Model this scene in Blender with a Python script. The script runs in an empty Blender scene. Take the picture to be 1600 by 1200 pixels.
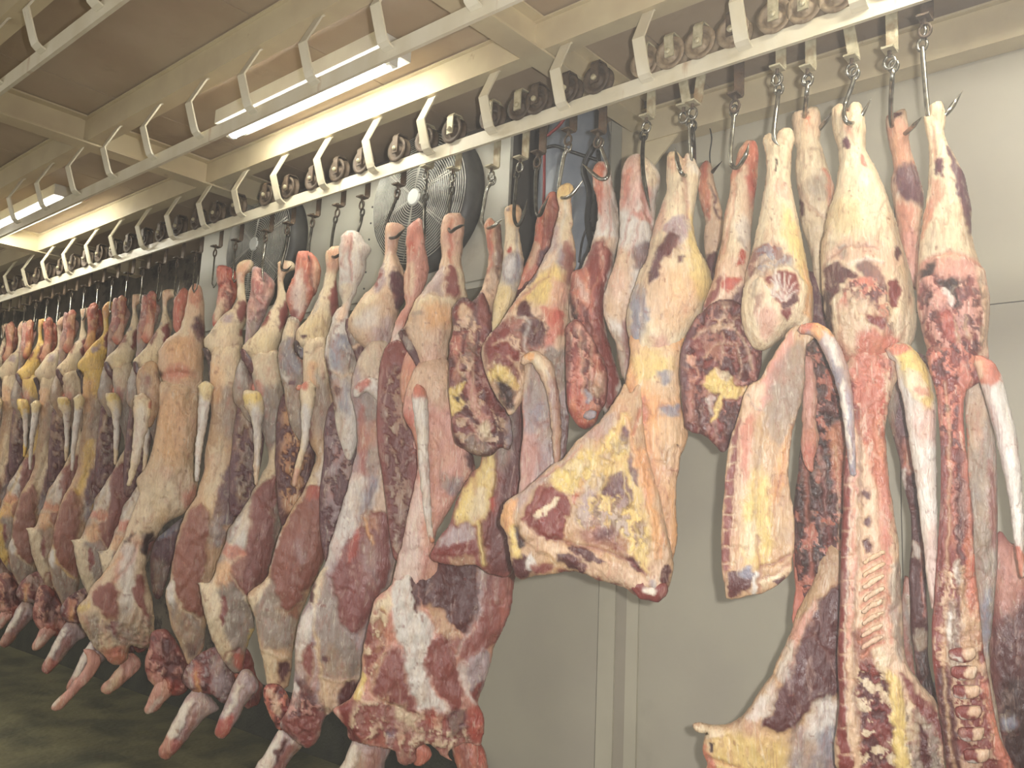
import bpy, math, random
import numpy as np
from mathutils import Matrix, Vector

# ------------------------------------------------------------------ camera, world, lights, exposure
SC = bpy.context.scene
COL = SC.collection
CAMH = 1.45
F = 1334.0
def nrm(v): return v / np.linalg.norm(v)
_d1 = nrm(np.array([-775 - 800., 725 - 600., F]))
_d2 = nrm(np.array([1950 - 800., 840 - 600., F]))
_X = -_d1
_Y = nrm(_d2 - _d2.dot(_X) * _X)
_Z = np.cross(_X, _Y)
MW = np.array([_X, _Y, _Z])            # world = MW @ camera vector (x right, y down, z forward)
CP = np.array([0., 0., CAMH])
def ray(px, py): return MW @ np.array([(px - 800) / F, (py - 600) / F, 1.])
def hit(px, py, ax, val):              # a point of the room seen at a pixel, on the plane axis ax = val
    r = ray(px, py)
    return CP + r * ((val - CP[ax]) / r[ax])
cam_d = bpy.data.cameras.new('camera'); cam = bpy.data.objects.new('camera', cam_d); COL.objects.link(cam)
cam_d.sensor_width = 36; cam_d.lens = 36 * F / 1600; cam_d.clip_start = .02; cam_d.clip_end = 100
R = np.column_stack([MW @ np.array([1, 0, 0.]), -(MW @ np.array([0, 1, 0.])), -(MW @ np.array([0, 0, 1.]))])
mw = Matrix.Identity(4)
for i in range(3):
    for j in range(3): mw[i][j] = R[i][j]
    mw[i][3] = CP[i]
cam.matrix_world = mw
SC.camera = cam

W = bpy.data.worlds.new('world'); SC.world = W; W.use_nodes = True
W.node_tree.nodes['Background'].inputs[0].default_value = (.66, .63, .575, 1)
W.node_tree.nodes['Background'].inputs[1].default_value = 1.0
SC.view_settings.view_transform = 'Standard'; SC.view_settings.look = 'None'
SC.view_settings.exposure = 0.36; SC.view_settings.gamma = 1; SC.view_settings.use_curve_mapping = False

def light(name, kind, loc, energy, color, size=.1, rot=None, **k):
    d = bpy.data.lights.new(name, kind); d.energy = energy; d.color = color
    if kind == 'AREA':
        d.shape = 'RECTANGLE'; d.size = size; d.size_y = k.get('sy', size)
    elif kind in ('POINT', 'SPOT'): d.shadow_soft_size = size
    o = bpy.data.objects.new(name, d); COL.objects.link(o); o.location = loc
    if rot: o.rotation_euler = rot
    return o
# the photographer's flash, beside the lens; the tubes of the room are built with their fittings
FL = light('camera_flash', 'SPOT', tuple(CP + MW @ np.array([.10, -.03, .02])), 200, (1.0, .975, .95), .022)
FL.data.spot_size = math.radians(95); FL.data.spot_blend = .8
FL.rotation_euler = mw.to_3x3().to_euler()
for _x in (1.2, -1.6, -4.4, -7.2, -10.0):          # added fill lights, out of view behind and beside the camera
    light('fill_light_row', 'AREA', (_x, -0.9, 3.2), 14, (1.0, .97, .91), 1.2, (0, 0, 0), sy=.12)
    light('fill_light_row', 'AREA', (_x, -2.5, 3.2), 22, (1.0, .97, .91), 1.2, (0, 0, 0), sy=.12)
TUBE_STRENGTH = 34.0

# ------------------------------------------------------------------ object helpers
def lin(c):
    a = np.asarray(c, float) / 255.
    return np.where(a <= .04045, a / 12.92, ((a + .055) / 1.055) ** 2.4)
def tag(o, label=None, cat=None, group=None, kind=None):
    if label: o['label'] = label
    if cat: o['category'] = cat
    if group: o['group'] = group
    if kind: o['kind'] = kind
    return o
def empty(name, loc, label=None, cat=None, group=None):
    o = bpy.data.objects.new(name, None); COL.objects.link(o); o.location = tuple(loc); o.empty_display_size = .05
    return tag(o, label, cat, group)
def mesh_obj(name, verts, faces, mat, parent=None, smooth=False, loc=None):
    me = bpy.data.meshes.new(name)
    v = np.asarray(verts, float)
    base = np.zeros(3)
    if parent is not None: base = np.array(parent_world(parent))
    elif loc is not None: base = np.array(loc, float)
    v = v - base
    me.from_pydata([tuple(p) for p in v], [], [tuple(f) for f in faces])
    if smooth: me.polygons.foreach_set('use_smooth', [True] * len(me.polygons))
    if mat: me.materials.append(mat)
    me.update()
    o = bpy.data.objects.new(name, me); COL.objects.link(o)
    if parent is not None: o.parent = parent
    elif loc is not None: o.location = tuple(loc)
    return o
def parent_world(p):
    x = Vector(p.location)
    while p.parent: p = p.parent; x = x + Vector(p.location)
    return x
class MB:
    def __init__(s): s.v = []; s.f = []
    def add(s, v, f):
        n = len(s.v); s.v += [tuple(map(float, p)) for p in v]; s.f += [tuple(n + i for i in q) for q in f]; return s
    def box(s, x0, x1, y0, y1, z0, z1):
        return s.add([(x0,y0,z0),(x1,y0,z0),(x1,y1,z0),(x0,y1,z0),(x0,y0,z1),(x1,y0,z1),(x1,y1,z1),(x0,y1,z1)],
              [(0,3,2,1),(4,5,6,7),(0,1,5,4),(1,2,6,5),(2,3,7,6),(3,0,4,7)])
    def tube(s, pts, r, n=8, cap=True):
        pts = [np.array(p, float) for p in pts]
        rr = r if hasattr(r, '__len__') else [r] * len(pts)
        up = None; vs = []; m = len(pts)
        for i, p in enumerate(pts):
            t = nrm(pts[min(i + 1, m - 1)] - pts[max(i - 1, 0)])
            if up is None:
                a = np.array([0, 0, 1.]) if abs(t[2]) < .9 else np.array([1., 0, 0])
                up = nrm(np.cross(t, a))
            up = nrm(up - up.dot(t) * t); b = np.cross(t, up)
            for k in range(n):
                an = 2 * math.pi * k / n
                vs.append(p + rr[i] * (math.cos(an) * up + math.sin(an) * b))
        fs = [(i*n+k, i*n+(k+1) % n, (i+1)*n+(k+1) % n, (i+1)*n+k) for i in range(m - 1) for k in range(n)]
        if cap: fs += [tuple(range(n))[::-1], tuple((m-1)*n + k for k in range(n))]
        return s.add(vs, fs)
    def strip(s, path, x0, x1, th):      # flat bar bent along path [(y, z)] with width x0..x1
        n = len(path); P = np.array(path, float); nr = []
        for i in range(n):
            t = nrm(P[min(i+1, n-1)] - P[max(i-1, 0)]); nr.append(np.array([-t[1], t[0]]))
        vs = []
        for p, q in zip(P, nr):
            a = p - q * th / 2; b = p + q * th / 2
            vs += [(x0, a[0], a[1]), (x1, a[0], a[1]), (x1, b[0], b[1]), (x0, b[0], b[1])]
        fs = [(4*i+k, 4*i+(k+1) % 4, 4*i+4+(k+1) % 4, 4*i+4+k) for i in range(n-1) for k in range(4)]
        fs += [(3, 2, 1, 0), (4*n-4, 4*n-3, 4*n-2, 4*n-1)]
        return s.add(vs, fs)
    def disc(s, c, ax, prof, n=20):      # lathe around axis vector ax at c, prof [(r, h)]
        ax = nrm(np.array(ax, float)); a = np.array([0, 0, 1.]) if abs(ax[2]) < .9 else np.array([1., 0, 0])
        u = nrm(np.cross(ax, a)); w = np.cross(ax, u); c = np.array(c, float); vs = []
        for r, h in prof:
            for k in range(n):
                t = 2 * math.pi * k / n
                vs.append(c + ax * h + r * (math.cos(t) * u + math.sin(t) * w))
        m = len(prof)
        fs = [(i*n+k, i*n+(k+1) % n, (i+1)*n+(k+1) % n, (i+1)*n+k) for i in range(m - 1) for k in range(n)]
        if prof[0][0] > 1e-5 : fs += [tuple(range(n))[::-1]]
        if prof[-1][0] > 1e-5: fs += [tuple((m-1)*n + k for k in range(n))]
        return s.add(vs, fs)
    def make(s, name, mat, parent=None, smooth=False, loc=None):
        return mesh_obj(name, s.v, s.f, mat, parent, smooth, loc)

def catmull(p, sub=4, closed=True):
    n = len(p); out = []
    rng = range(n) if closed else range(n - 1)
    for i in rng:
        g = (lambda j: p[j % n]) if closed else (lambda j: p[min(max(j, 0), n - 1)])
        a, b, c, d = g(i-1), g(i), g(i+1), g(i+2)
        for t in np.arange(sub) / sub:
            out.append(.5 * ((2*b) + (-a + c) * t + (2*a - 5*b + 4*c - d) * t*t + (-a + 3*b - 3*c + d) * t**3))
    if not closed: out.append(p[-1])
    return np.array(out)

# ------------------------------------------------------------------ materials
def mat_new(name):
    m = bpy.data.materials.new(name); m.use_nodes = True
    return m, m.node_tree.nodes, m.node_tree.links, m.node_tree.nodes['Principled BSDF']
def paint(name, c1, c2, rough=.5, scale=6, metal=0, spots=None, bump=.15, stretch=(1, 1, 1), amt=(.4, .62), fine=60, spot_amt=(.58, .7), spot_scale=4):
    m, N, L, B = mat_new(name)
    tc = N.new('ShaderNodeTexCoord'); mp = N.new('ShaderNodeMapping'); mp.inputs['Scale'].default_value = stretch
    L.new(tc.outputs['Object'], mp.inputs[0])
    n = N.new('ShaderNodeTexNoise'); n.inputs['Scale'].default_value = scale; n.inputs['Detail'].default_value = 6
    L.new(mp.outputs[0], n.inputs[0])
    r = N.new('ShaderNodeMapRange'); r.inputs[1].default_value = amt[0]; r.inputs[2].default_value = amt[1]; L.new(n.outputs[0], r.inputs[0])
    mx = N.new('ShaderNodeMix'); mx.data_type = 'RGBA'
    mx.inputs[6].default_value = (*lin(c1), 1); mx.inputs[7].default_value = (*lin(c2), 1); L.new(r.outputs[0], mx.inputs[0])
    out = mx.outputs[2]
    if spots is not None:
        n2 = N.new('ShaderNodeTexNoise'); n2.inputs['Scale'].default_value = spot_scale; n2.inputs['Detail'].default_value = 8
        n2.inputs['Roughness'].default_value = .65; L.new(mp.outputs[0], n2.inputs[0])
        r2 = N.new('ShaderNodeMapRange'); r2.inputs[1].default_value = spot_amt[0]; r2.inputs[2].default_value = spot_amt[1]; L.new(n2.outputs[0], r2.inputs[0])
        m2 = N.new('ShaderNodeMix'); m2.data_type = 'RGBA'; m2.inputs[7].default_value = (*lin(spots), 1)
        L.new(r2.outputs[0], m2.inputs[0]); L.new(out, m2.inputs[6]); out = m2.outputs[2]
    L.new(out, B.inputs['Base Color'])
    B.inputs['Roughness'].default_value = rough; B.inputs['Metallic'].default_value = metal
    n3 = N.new('ShaderNodeTexNoise'); n3.inputs['Scale'].default_value = fine; n3.inputs['Detail'].default_value = 4
    L.new(tc.outputs['Object'], n3.inputs[0])
    bp = N.new('ShaderNodeBump'); bp.inputs['Strength'].default_value = bump; bp.inputs['Distance'].default_value = .01
    L.new(n3.outputs[0], bp.inputs['Height']); L.new(bp.outputs[0], B.inputs['Normal'])
    return m
M = {}
M['wall'] = paint('cream_wall_panel', (176, 170, 152), (168, 161, 146), .42, 1.6, bump=.04, spots=(156, 149, 134), spot_amt=(.62, .8), spot_scale=1.3)
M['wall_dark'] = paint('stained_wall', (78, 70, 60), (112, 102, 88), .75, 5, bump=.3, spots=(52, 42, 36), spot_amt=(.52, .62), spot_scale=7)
M['ceiling'] = paint('ceiling_panel', (170, 150, 126), (182, 164, 140), .6, 2.5, bump=.06, spots=(140, 120, 100), spot_amt=(.56, .78), spot_scale=2)
M['beam'] = paint('cream_painted_steel', (208, 194, 160), (198, 182, 150), .42, 5, bump=.05, spots=(150, 118, 84), spot_amt=(.66, .8), spot_scale=9)
M['rail'] = paint('rail_paint_rust_runs', (214, 206, 184), (204, 194, 168), .4, 8, bump=.08, spots=(160, 112, 66), stretch=(1, 1, .25), spot_amt=(.6, .74), spot_scale=7)
M['floor'] = paint('wet_green_concrete', (120, 116, 86), (84, 84, 66), .5, 3.6, bump=.5, spots=(92, 66, 52), spot_amt=(.62, .74), spot_scale=5, fine=30)
M['rust'] = paint('rusty_steel', (92, 76, 60), (70, 58, 46), .6, 30, metal=.25, bump=.3, spots=(112, 82, 58))
M['wheel'] = paint('worn_tan_wheel', (156, 138, 112), (124, 106, 84), .55, 30, metal=.2, bump=.3, spots=(120, 88, 62))
M['galv'] = paint('galvanised_steel', (186, 178, 150), (160, 150, 122), .5, 30, metal=.2, bump=.2, spots=(136, 108, 76))
M['hook'] = paint('stainless_hook', (170, 168, 158), (130, 126, 116), .25, 40, metal=.9, bump=.05)
M['hook_dark'] = paint('tarnished_hook', (78, 74, 64), (52, 48, 42), .35, 40, metal=.7, bump=.1)
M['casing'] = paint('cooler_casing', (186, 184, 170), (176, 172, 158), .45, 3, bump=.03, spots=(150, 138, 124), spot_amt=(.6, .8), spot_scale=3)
M['casing_shaded'] = paint('cooler_casing_shaded', (92, 88, 82), (80, 76, 70), .55, 3, bump=.05)  # casing colour darkened to put shade on the side and top panels
M['shroud'] = paint('fan_shroud_dark', (78, 77, 74), (64, 62, 60), .5, 6, bump=.05)
M['wire'] = paint('fan_guard_wire', (200, 198, 188), (180, 178, 168), .35, 20, metal=.4, bump=.02)
M['blade'] = paint('fan_blade_grey', (108, 108, 104), (92, 92, 90), .4, 6, bump=.04)
M['hub'] = paint('white_hub_cap', (226, 228, 222), (216, 218, 212), .4, 6, bump=.02)
M['wrap'] = paint('blue_grey_wrap', (130, 136, 144), (112, 118, 128), .38, 5, bump=.5, fine=14)
M['black'] = paint('black_cable', (26, 25, 26), (20, 20, 22), .5, 6, bump=.05)
M['red'] = paint('red_cable', (142, 52, 50), (128, 44, 44), .5, 6, bump=.05)
M['white'] = paint('white_fitting', (224, 222, 210), (216, 212, 200), .45, 6, bump=.03)
M['trim'] = paint('door_trim', (186, 180, 160), (178, 172, 153), .45, 3, bump=.04)
M['trim_dark'] = paint('door_seal', (162, 154, 138), (156, 148, 132), .5, 3, bump=.04)
M['seam'] = paint('panel_joint', (84, 78, 68), (74, 68, 60), .7, 3, bump=.04)
mt, N, L, B = mat_new('tube_glow')
B.inputs['Base Color'].default_value = (.9, .9, .9, 1)
B.inputs['Emission Color'].default_value = (1, .98, .87, 1); B.inputs['Emission Strength'].default_value = TUBE_STRENGTH
M['tube'] = mt
mt2 = mt.copy(); mt2.name = 'tube_glow_boosted'; mt2.node_tree.nodes['Principled BSDF'].inputs['Emission Strength'].default_value = 70.0; M['tube_boosted'] = mt2  # same tube glow, emission raised to brighten the right end of the rail
M['kerb'] = paint('dark_wet_kerb', (58, 58, 46), (44, 44, 36), .5, 5, bump=.3)

def meat_material():
    m, N, L, B = mat_new('raw_meat_and_fat')
    at = N.new('ShaderNodeAttribute'); at.attribute_name = 'Col'
    tc = N.new('ShaderNodeTexCoord')
    sep = N.new('ShaderNodeSeparateColor'); sep.mode = 'HSV'; L.new(at.outputs['Color'], sep.inputs[0])
    red = N.new('ShaderNodeMapRange'); red.inputs[1].default_value = .42; red.inputs[2].default_value = .72; L.new(sep.outputs[1], red.inputs[0])
    val = N.new('ShaderNodeMapRange'); val.inputs[1].default_value = .42; val.inputs[2].default_value = .22; L.new(sep.outputs[2], val.inputs[0])
    redn = N.new('ShaderNodeMath'); redn.operation = 'MULTIPLY'; L.new(red.outputs[0], redn.inputs[0]); L.new(val.outputs[0], redn.inputs[1])
    def noise(scale, stretch, detail=5, rough=.6, dist=0):
        mp = N.new('ShaderNodeMapping'); mp.inputs['Scale'].default_value = stretch; L.new(tc.outputs['Object'], mp.inputs[0])
        n = N.new('ShaderNodeTexNoise'); n.inputs['Scale'].default_value = scale; n.inputs['Detail'].default_value = detail
        n.inputs['Roughness'].default_value = rough; n.inputs['Distortion'].default_value = dist; L.new(mp.outputs[0], n.inputs[0]); return n
    def mr(src, a, b, c=0., d=1.):
        r = N.new('ShaderNodeMapRange'); r.inputs[1].default_value = a; r.inputs[2].default_value = b
        r.inputs[3].default_value = c; r.inputs[4].default_value = d; L.new(src, r.inputs[0]); return r.outputs[0]
    def mul(a, b):
        x = N.new('ShaderNodeMath'); x.operation = 'MULTIPLY'; L.new(a, x.inputs[0])
        if isinstance(b, float): x.inputs[1].default_value = b
        else: L.new(b, x.inputs[1])
        return x.outputs[0]
    def mix(fac, a, col=None, b=None, mode='MIX'):
        x = N.new('ShaderNodeMix'); x.data_type = 'RGBA'; x.blend_type = mode
        if fac is not None: L.new(fac, x.inputs[0])
        L.new(a, x.inputs[6])
        if col is not None: x.inputs[7].default_value = (*lin(col), 1)
        else: L.new(b, x.inputs[7])
        return x.outputs[2]
    c = at.outputs['Color']
    big = noise(9, (1, 1, .5)); mid = noise(34, (1, 1, .28), 6, .65, .4); fine = noise(150, (1, 1, .35), 4, .6)
    # fat: yellower and pinker clouds
    inv = N.new('ShaderNodeMath'); inv.operation = 'SUBTRACT'; inv.inputs[0].default_value = 1.; L.new(redn.outputs[0], inv.inputs[1])
    c = mix(mul(mul(mr(big.outputs[0], .48, .72), inv.outputs[0]), .32), c, (222, 178, 112))
    big2 = noise(13, (1, 1, .6), 5, .6, .6)
    c = mix(mul(mul(mr(big2.outputs[0], .54, .72), inv.outputs[0]), .38), c, (196, 128, 108))
    # fine blood threads on the fat, thin white marbling in the lean
    c = mix(mul(mul(mr(mid.outputs[0], .57, .68), inv.outputs[0]), .28), c, (166, 86, 72))
    mar = noise(26, (1, 1, .3), 7, .62, 1.4)
    c = mix(mul(mul(mr(mar.outputs[0], .55, .66), redn.outputs[0]), .34), c, (200, 168, 152))
    c = mix(mul(mul(mr(fine.outputs[0], .5, .75), redn.outputs[0]), .35), c, (100, 50, 48))
    streak = noise(70, (1, .8, .16), 5, .6, 1.2)
    c = mix(mul(mul(mr(streak.outputs[0], .56, .66), inv.outputs[0]), .34), c, (150, 98, 84))
    c = mix(mul(mul(mr(streak.outputs[0], .44, .34), inv.outputs[0]), .35), c, (236, 226, 202))
    blot = noise(19, (1, 1, .7), 7, .7, .9)
    c = mix(mul(mr(blot.outputs[0], .60, .70), .26), c, (128, 84, 84))
    c = mix(mul(mr(blot.outputs[0], .40, .30), .22), c, (214, 196, 166))
    # overall light and dark grain
    c = mix(mul(mr(fine.outputs[0], .62, .38), .16), c, (120, 74, 62))
    L.new(c, B.inputs['Base Color'])
    ro = mr(mid.outputs[0], .3, .7, .22, .5); L.new(ro, B.inputs['Roughness'])
    B.inputs['Specular IOR Level'].default_value = .55
    B.inputs['Subsurface Weight'].default_value = 0.0
    b1 = N.new('ShaderNodeBump'); b1.inputs['Strength'].default_value = .8; b1.inputs['Distance'].default_value = .012; L.new(mid.outputs[0], b1.inputs['Height'])
    b2 = N.new('ShaderNodeBump'); b2.inputs['Strength'].default_value = .35; b2.inputs['Distance'].default_value = .004; L.new(fine.outputs[0], b2.inputs['Height'])
    L.new(b1.outputs[0], b2.inputs['Normal']); L.new(b2.outputs[0], B.inputs['Normal'])
    return m
M['meat'] = meat_material()
# ------------------------------------------------------------------ the room
Z = lambda h: h + CAMH                  # height measured from the camera
YR = (2.427, 1.738, 1.024)              # the three overhead rails
WALL = 3.30; CEIL = 1.90
o = MB().box(-16, 3, -3, 4.2, -.12, 0).make('floor', M['floor'])
tag(o, 'wet greenish concrete floor with dark blood stains', kind='structure')
wl = empty('wall_back', (0, WALL, 0)); tag(wl, 'pale cream insulated panel wall behind the hanging meat', kind='structure')
xs = [-5.2, -3.9, -2.262, -0.95, .4, 1.75, 3.0]
for i in range(len(xs) - 1):
    for z0, z1 in ((0.0, .0 + CAMH + .772), (CAMH + .772, Z(CEIL))):
        MB().box(xs[i] + .002, xs[i+1] - .002, WALL, WALL + .08, z0 + .002, z1 - .002).make('panel', M['wall'], wl)
MB().box(-5.2, 3.0, WALL + .006, WALL + .09, 0, Z(CEIL)).make('panel_joint', M['seam'], wl)
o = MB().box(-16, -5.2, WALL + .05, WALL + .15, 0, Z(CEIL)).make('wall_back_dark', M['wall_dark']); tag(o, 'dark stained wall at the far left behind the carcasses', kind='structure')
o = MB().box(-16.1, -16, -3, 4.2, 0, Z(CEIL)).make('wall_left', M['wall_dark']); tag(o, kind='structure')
o = MB().box(3, 3.1, -3, 4.2, 0, Z(CEIL)).make('wall_right', M['wall']); tag(o, kind='structure')
o = MB().box(-15.9, -2.93, WALL - .10, WALL - .002, 0, .27).make('baseboard_back', M['kerb']); tag(o, 'dark wet concrete kerb along the foot of the back wall', kind='structure')
# door jamb strips on the back wall
for nm, a, b, d, mm in (('trim_1', -2.252, -2.165, .012, 'trim'), ('trim_2', -2.165, -2.105, .004, 'trim_dark'), ('trim_3', -2.105, -2.045, .012, 'trim')):
    o = MB().box(a, b, WALL - d, WALL, 0, Z(CEIL)).make(nm, M[mm]); tag(o, kind='structure')
# thin mist of the cold store
mm_ = bpy.data.materials.new('cold_mist'); mm_.use_nodes = True; nt = mm_.node_tree; nt.nodes.remove(nt.nodes['Principled BSDF'])
vs_ = nt.nodes.new('ShaderNodeVolumeScatter'); vs_.inputs['Color'].default_value = (.96, .93, .88, 1); vs_.inputs['Density'].default_value = .009; vs_.inputs['Anisotropy'].default_value = .2
nt.links.new(vs_.outputs[0], nt.nodes['Material Output'].inputs['Volume'])
tag(MB().box(-16.4, 3.4, -3.3, 4.5, -.3, Z(CEIL) + .3).make('cold_mist', mm_), 'thin pale mist of the cold store', kind='stuff')
# ceiling of joined panels
ce = empty('ceiling', (0, 0, Z(CEIL))); tag(ce, 'brownish grey ceiling of joined insulated panels', kind='structure')
for i in range(16):
    x0 = -16 + i * 1.19
    for (y0, y1) in ((-3, .35), (.35, 3.4)):
        MB().box(x0 + .003, x0 + 1.187, y0 + .003, y1 - .003, Z(CEIL), Z(CEIL) + .05).make('panel', M['ceiling'], ce)
MB().box(-16, 3.05, -3, 3.4, Z(CEIL) + .006, Z(CEIL) + .06).make('panel_joint', M['seam'], ce)
# steel beams under the ceiling: channels over each rail and cross beams
n = 4
for yr in YR + (.30,):
    b = MB().box(-15.9, 2.9, yr - .03, yr - .022, Z(1.765), Z(1.885)).box(-15.9, 2.9, yr - .0215, yr + .05, Z(1.7655), Z(1.773)).box(-15.9, 2.9, yr - .045, yr + .05, Z(1.8855), Z(1.893))
    o = b.make('trim_%d' % n, M['beam']); tag(o, 'long cream steel channel under the ceiling', kind='structure'); n += 1
for x in (.37, -2.02, -4.46, -6.88, -9.3, -11.7):
    b = MB().box(x - .055, x + .055, -2.9, WALL - .1, Z(1.752), Z(1.762)).box(x - .006, x + .006, -2.9, WALL - .1, Z(1.762), Z(1.888)).box(x - .055, x + .055, -2.9, WALL - .1, Z(1.888), Z(1.897))
    o = b.make('trim_%d' % n, M['beam']); tag(o, 'cream steel cross beam under the ceiling', kind='structure'); n += 1
# beam along the top of the back wall, with post and gusset
b = MB().box(-2.03, 2.95, WALL - .10, WALL - .09, Z(1.69), Z(1.83)).box(-2.03, 2.95, WALL - .0895, WALL - .001, Z(1.691), Z(1.70)).box(-2.03, 2.95, WALL - .12, WALL - .001, Z(1.831), Z(1.84))
o = b.make('trim_%d' % n, M['beam']); tag(o, 'grey cream beam along the top of the back wall', kind='structure'); n += 1
o = MB().add([(-2.03, WALL - .09, Z(1.69)), (-2.03, WALL - .09, Z(1.50)), (-1.84, WALL - .09, Z(1.69)), (-2.03, WALL - .08, Z(1.69)), (-2.03, WALL - .08, Z(1.50)), (-1.84, WALL - .08, Z(1.69))],
     [(0, 1, 2), (5, 4, 3), (0, 3, 4, 1), (1, 4, 5, 2), (2, 5, 3, 0)]).make('trim_%d' % n, M['beam']); tag(o, kind='structure'); n += 1
o = MB().box(-2.165, -2.03, WALL - .05, WALL - .001, Z(.6), Z(1.83)).make('trim_%d' % n, M['beam']); tag(o, kind='structure'); n += 1

# ------------------------------------------------------------------ fluorescent fittings
def tube_fitting(xc, y, length, label, mat='tube'):
    t = empty('fluorescent_lamp', (xc, y, Z(CEIL)), label, 'lamp', 'fluorescent ceiling lamps')
    h = length / 2
    MB().box(xc - h - .03, xc + h + .03, y - .088, y + .088, Z(1.828), Z(CEIL) - .002).make('housing', M['white'], t)
    for s in (-1, 1):
        MB().box(xc + s * (h + .012) - .014, xc + s * (h + .012) + .014, y - .022, y + .022, Z(1.78), Z(1.836)).make('tube_holder', M['white'], t)
    MB().tube([(xc - h, y, Z(1.80)), (xc + h, y, Z(1.80))], .024, 14).make('tube', M[mat], t, True)
tube_fitting(-3.18, 2.15, 1.18, 'bright fluorescent tube under the ceiling in the middle of the photo')
tube_fitting(-6.22, 2.10, 1.18, 'fluorescent tube farther along the ceiling at the left edge')
tube_fitting(-9.3, 2.10, 1.18, 'fluorescent tube deepest in the room')
tube_fitting(-0.05, 2.10, 1.18, 'fluorescent tube above the split sides at the right', 'tube_boosted')
tube_fitting(-7.2, 1.38, 1.18, 'fluorescent tube between the middle and near rails')

# ------------------------------------------------------------------ rails with their bent hangers
HX = [-1.146 - .365 * k for k in range(-4, 34)]
def rail(yr, label, shift, xs):
    t = empty('overhead_rail', (0, yr, Z(1.47)), label, 'rail')
    MB().box(-15.8, 2.8, yr, yr + .014, Z(1.470), Z(1.528)).make('rail_bar', M['rail'], t)
    first = None
    for k, x in enumerate(xs):
        x += shift
        p = [(yr - .002, Z(1.766)), (yr - .012, Z(1.758)), (yr - .072, Z(1.632)), (yr - .038, Z(1.535)), (yr - .030, Z(1.518)), (yr - .016, Z(1.508)), (yr + .0, Z(1.503))]
        if first is None:
            first = MB().strip(p, x - .024, x + .024, .007).make('hanger', M['rail'], t); fx = x
        else:
            c = first.copy(); COL.objects.link(c); c.parent = t; c.location = (x - fx + first.location[0], first.location[1], first.location[2])
    return t
rail(YR[0], 'cream overhead rail that carries all the trolleys and meat', 0, HX)
rail(YR[1], 'empty middle overhead rail in front of the glowing tube', -.10, [-1.2 - .40 * k for k in range(-4, 26)])
rail(YR[2], 'empty nearest overhead rail at the upper left corner', 0, [-2.66, -3.10, -3.5, -3.95, -4.35, -2.2, -1.8, -1.4, -1.0, -.6])

# ------------------------------------------------------------------ unit cooler with two fans
YF = 2.85
t = empty('unit_cooler', (-3.8, YF, Z(1.0)), 'large pale unit cooler box mounted on the back wall behind the rail', 'cooler')
MB().box(-5.25, -2.52, YF, YF + .02, Z(1.05), Z(1.78)).make('front_panel', M['casing'], t)
MB().box(-2.54, -2.52, YF + .02, WALL - .002, Z(1.05), Z(1.78)).make('side_panel', M['casing_shaded'], t)
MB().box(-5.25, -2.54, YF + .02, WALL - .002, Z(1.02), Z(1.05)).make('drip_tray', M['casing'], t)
MB().box(-5.25, -2.52, YF - .004, WALL - .002, Z(1.78), Z(1.81)).make('top_panel', M['casing_shaded'], t)
for k in range(6):
    MB().disc((-3.52 + .005 * k, YF, Z(1.12 + k * .09)), (0, -1, 0), [(.006, 0), (.006, .003), (0, .005)], 8).make('rivet', M['shroud'], t)
def fan(xc, zc, r, label):
    f = empty('axial_fan', (xc, YF, Z(zc)), label, 'fan')
    c = (xc, YF - .002, Z(zc))
    MB().disc(c, (0, -1, 0), [(r + .035, 0), (r + .03, .07), (r + .005, .10), (r - .012, .10), (r - .012, .012)], 56).make('shroud', M['shroud'], f, True)
    MB().disc((xc, YF - .016, Z(zc)), (0, -1, 0), [(r - .016, 0), (r - .016, .004)], 48).make('back_plate', M['blade'], f)
    g = MB(); nr = 24
    for i in range(nr):
        rr = .045 + (r - .04) * i / (nr - 1)
        dep = .125 - .02 * (i / (nr - 1)) ** 3
        pts = [(xc + rr * math.cos(a), YF - dep, Z(zc) + rr * math.sin(a)) for a in np.linspace(0, 2 * math.pi, 57)]
        g.tube(pts, .0026, 4, False)
    go = g.make('guard_rings', M['wire'], f, True); tag(go, 'concentric steel wires of the fan guard', kind='stuff')
    for a in (20, 80, 140, 200, 260, 320):
        for da in (-.035, .035):
            aa = math.radians(a) + da
            MB().tube([(xc + q * math.cos(aa), YF - .128 + .02 * (q / r) ** 3, Z(zc) + q * math.sin(aa)) for q in (.04, r * .5, r - .01)], .0028, 5).make('guard_spoke', M['wire'], f, True)
    MB().disc((xc, YF - .126, Z(zc)), (0, -1, 0), [(.042, 0), (.038, .008), (.0, .010)], 24).make('hub_cap', M['hub'], f)
    MB().disc((xc, YF - .03, Z(zc)), (0, -1, 0), [(.075, 0), (.075, .05), (0, .06)], 24).make('motor', M['shroud'], f, True)
    for k in range(5):
        a0 = k * 2 * math.pi / 5 + .3; vs = []; fs = []
        for i in range(6):
            q = .07 + (r - .10) * i / 5
            for j in range(5):
                a = a0 + (j / 4 - .5) * .85
                vs.append((xc + q * math.cos(a), YF - .04 - .03 * (j / 4) - .012 * math.sin(j / 4 * 3.1), Z(zc) + q * math.sin(a)))
        nb = len(vs)
        vs += [(x, y - .004, z) for x, y, z in vs]
        fs = [(5*i+j, 5*i+j+1, 5*i+j+6, 5*i+j+5) for i in range(5) for j in range(4)]
        fs += [tuple(nb + q for q in reversed(x)) for x in fs]
        MB().add(vs, fs).make('fan_blade', M['blade'], f, True)
    return f
fan(-3.03, 1.49, .325, 'nearer large fan with round wire guard and white hub')
fan(-4.42, 1.49, .325, 'farther round wire-guarded fan half hidden by hooks')

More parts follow.
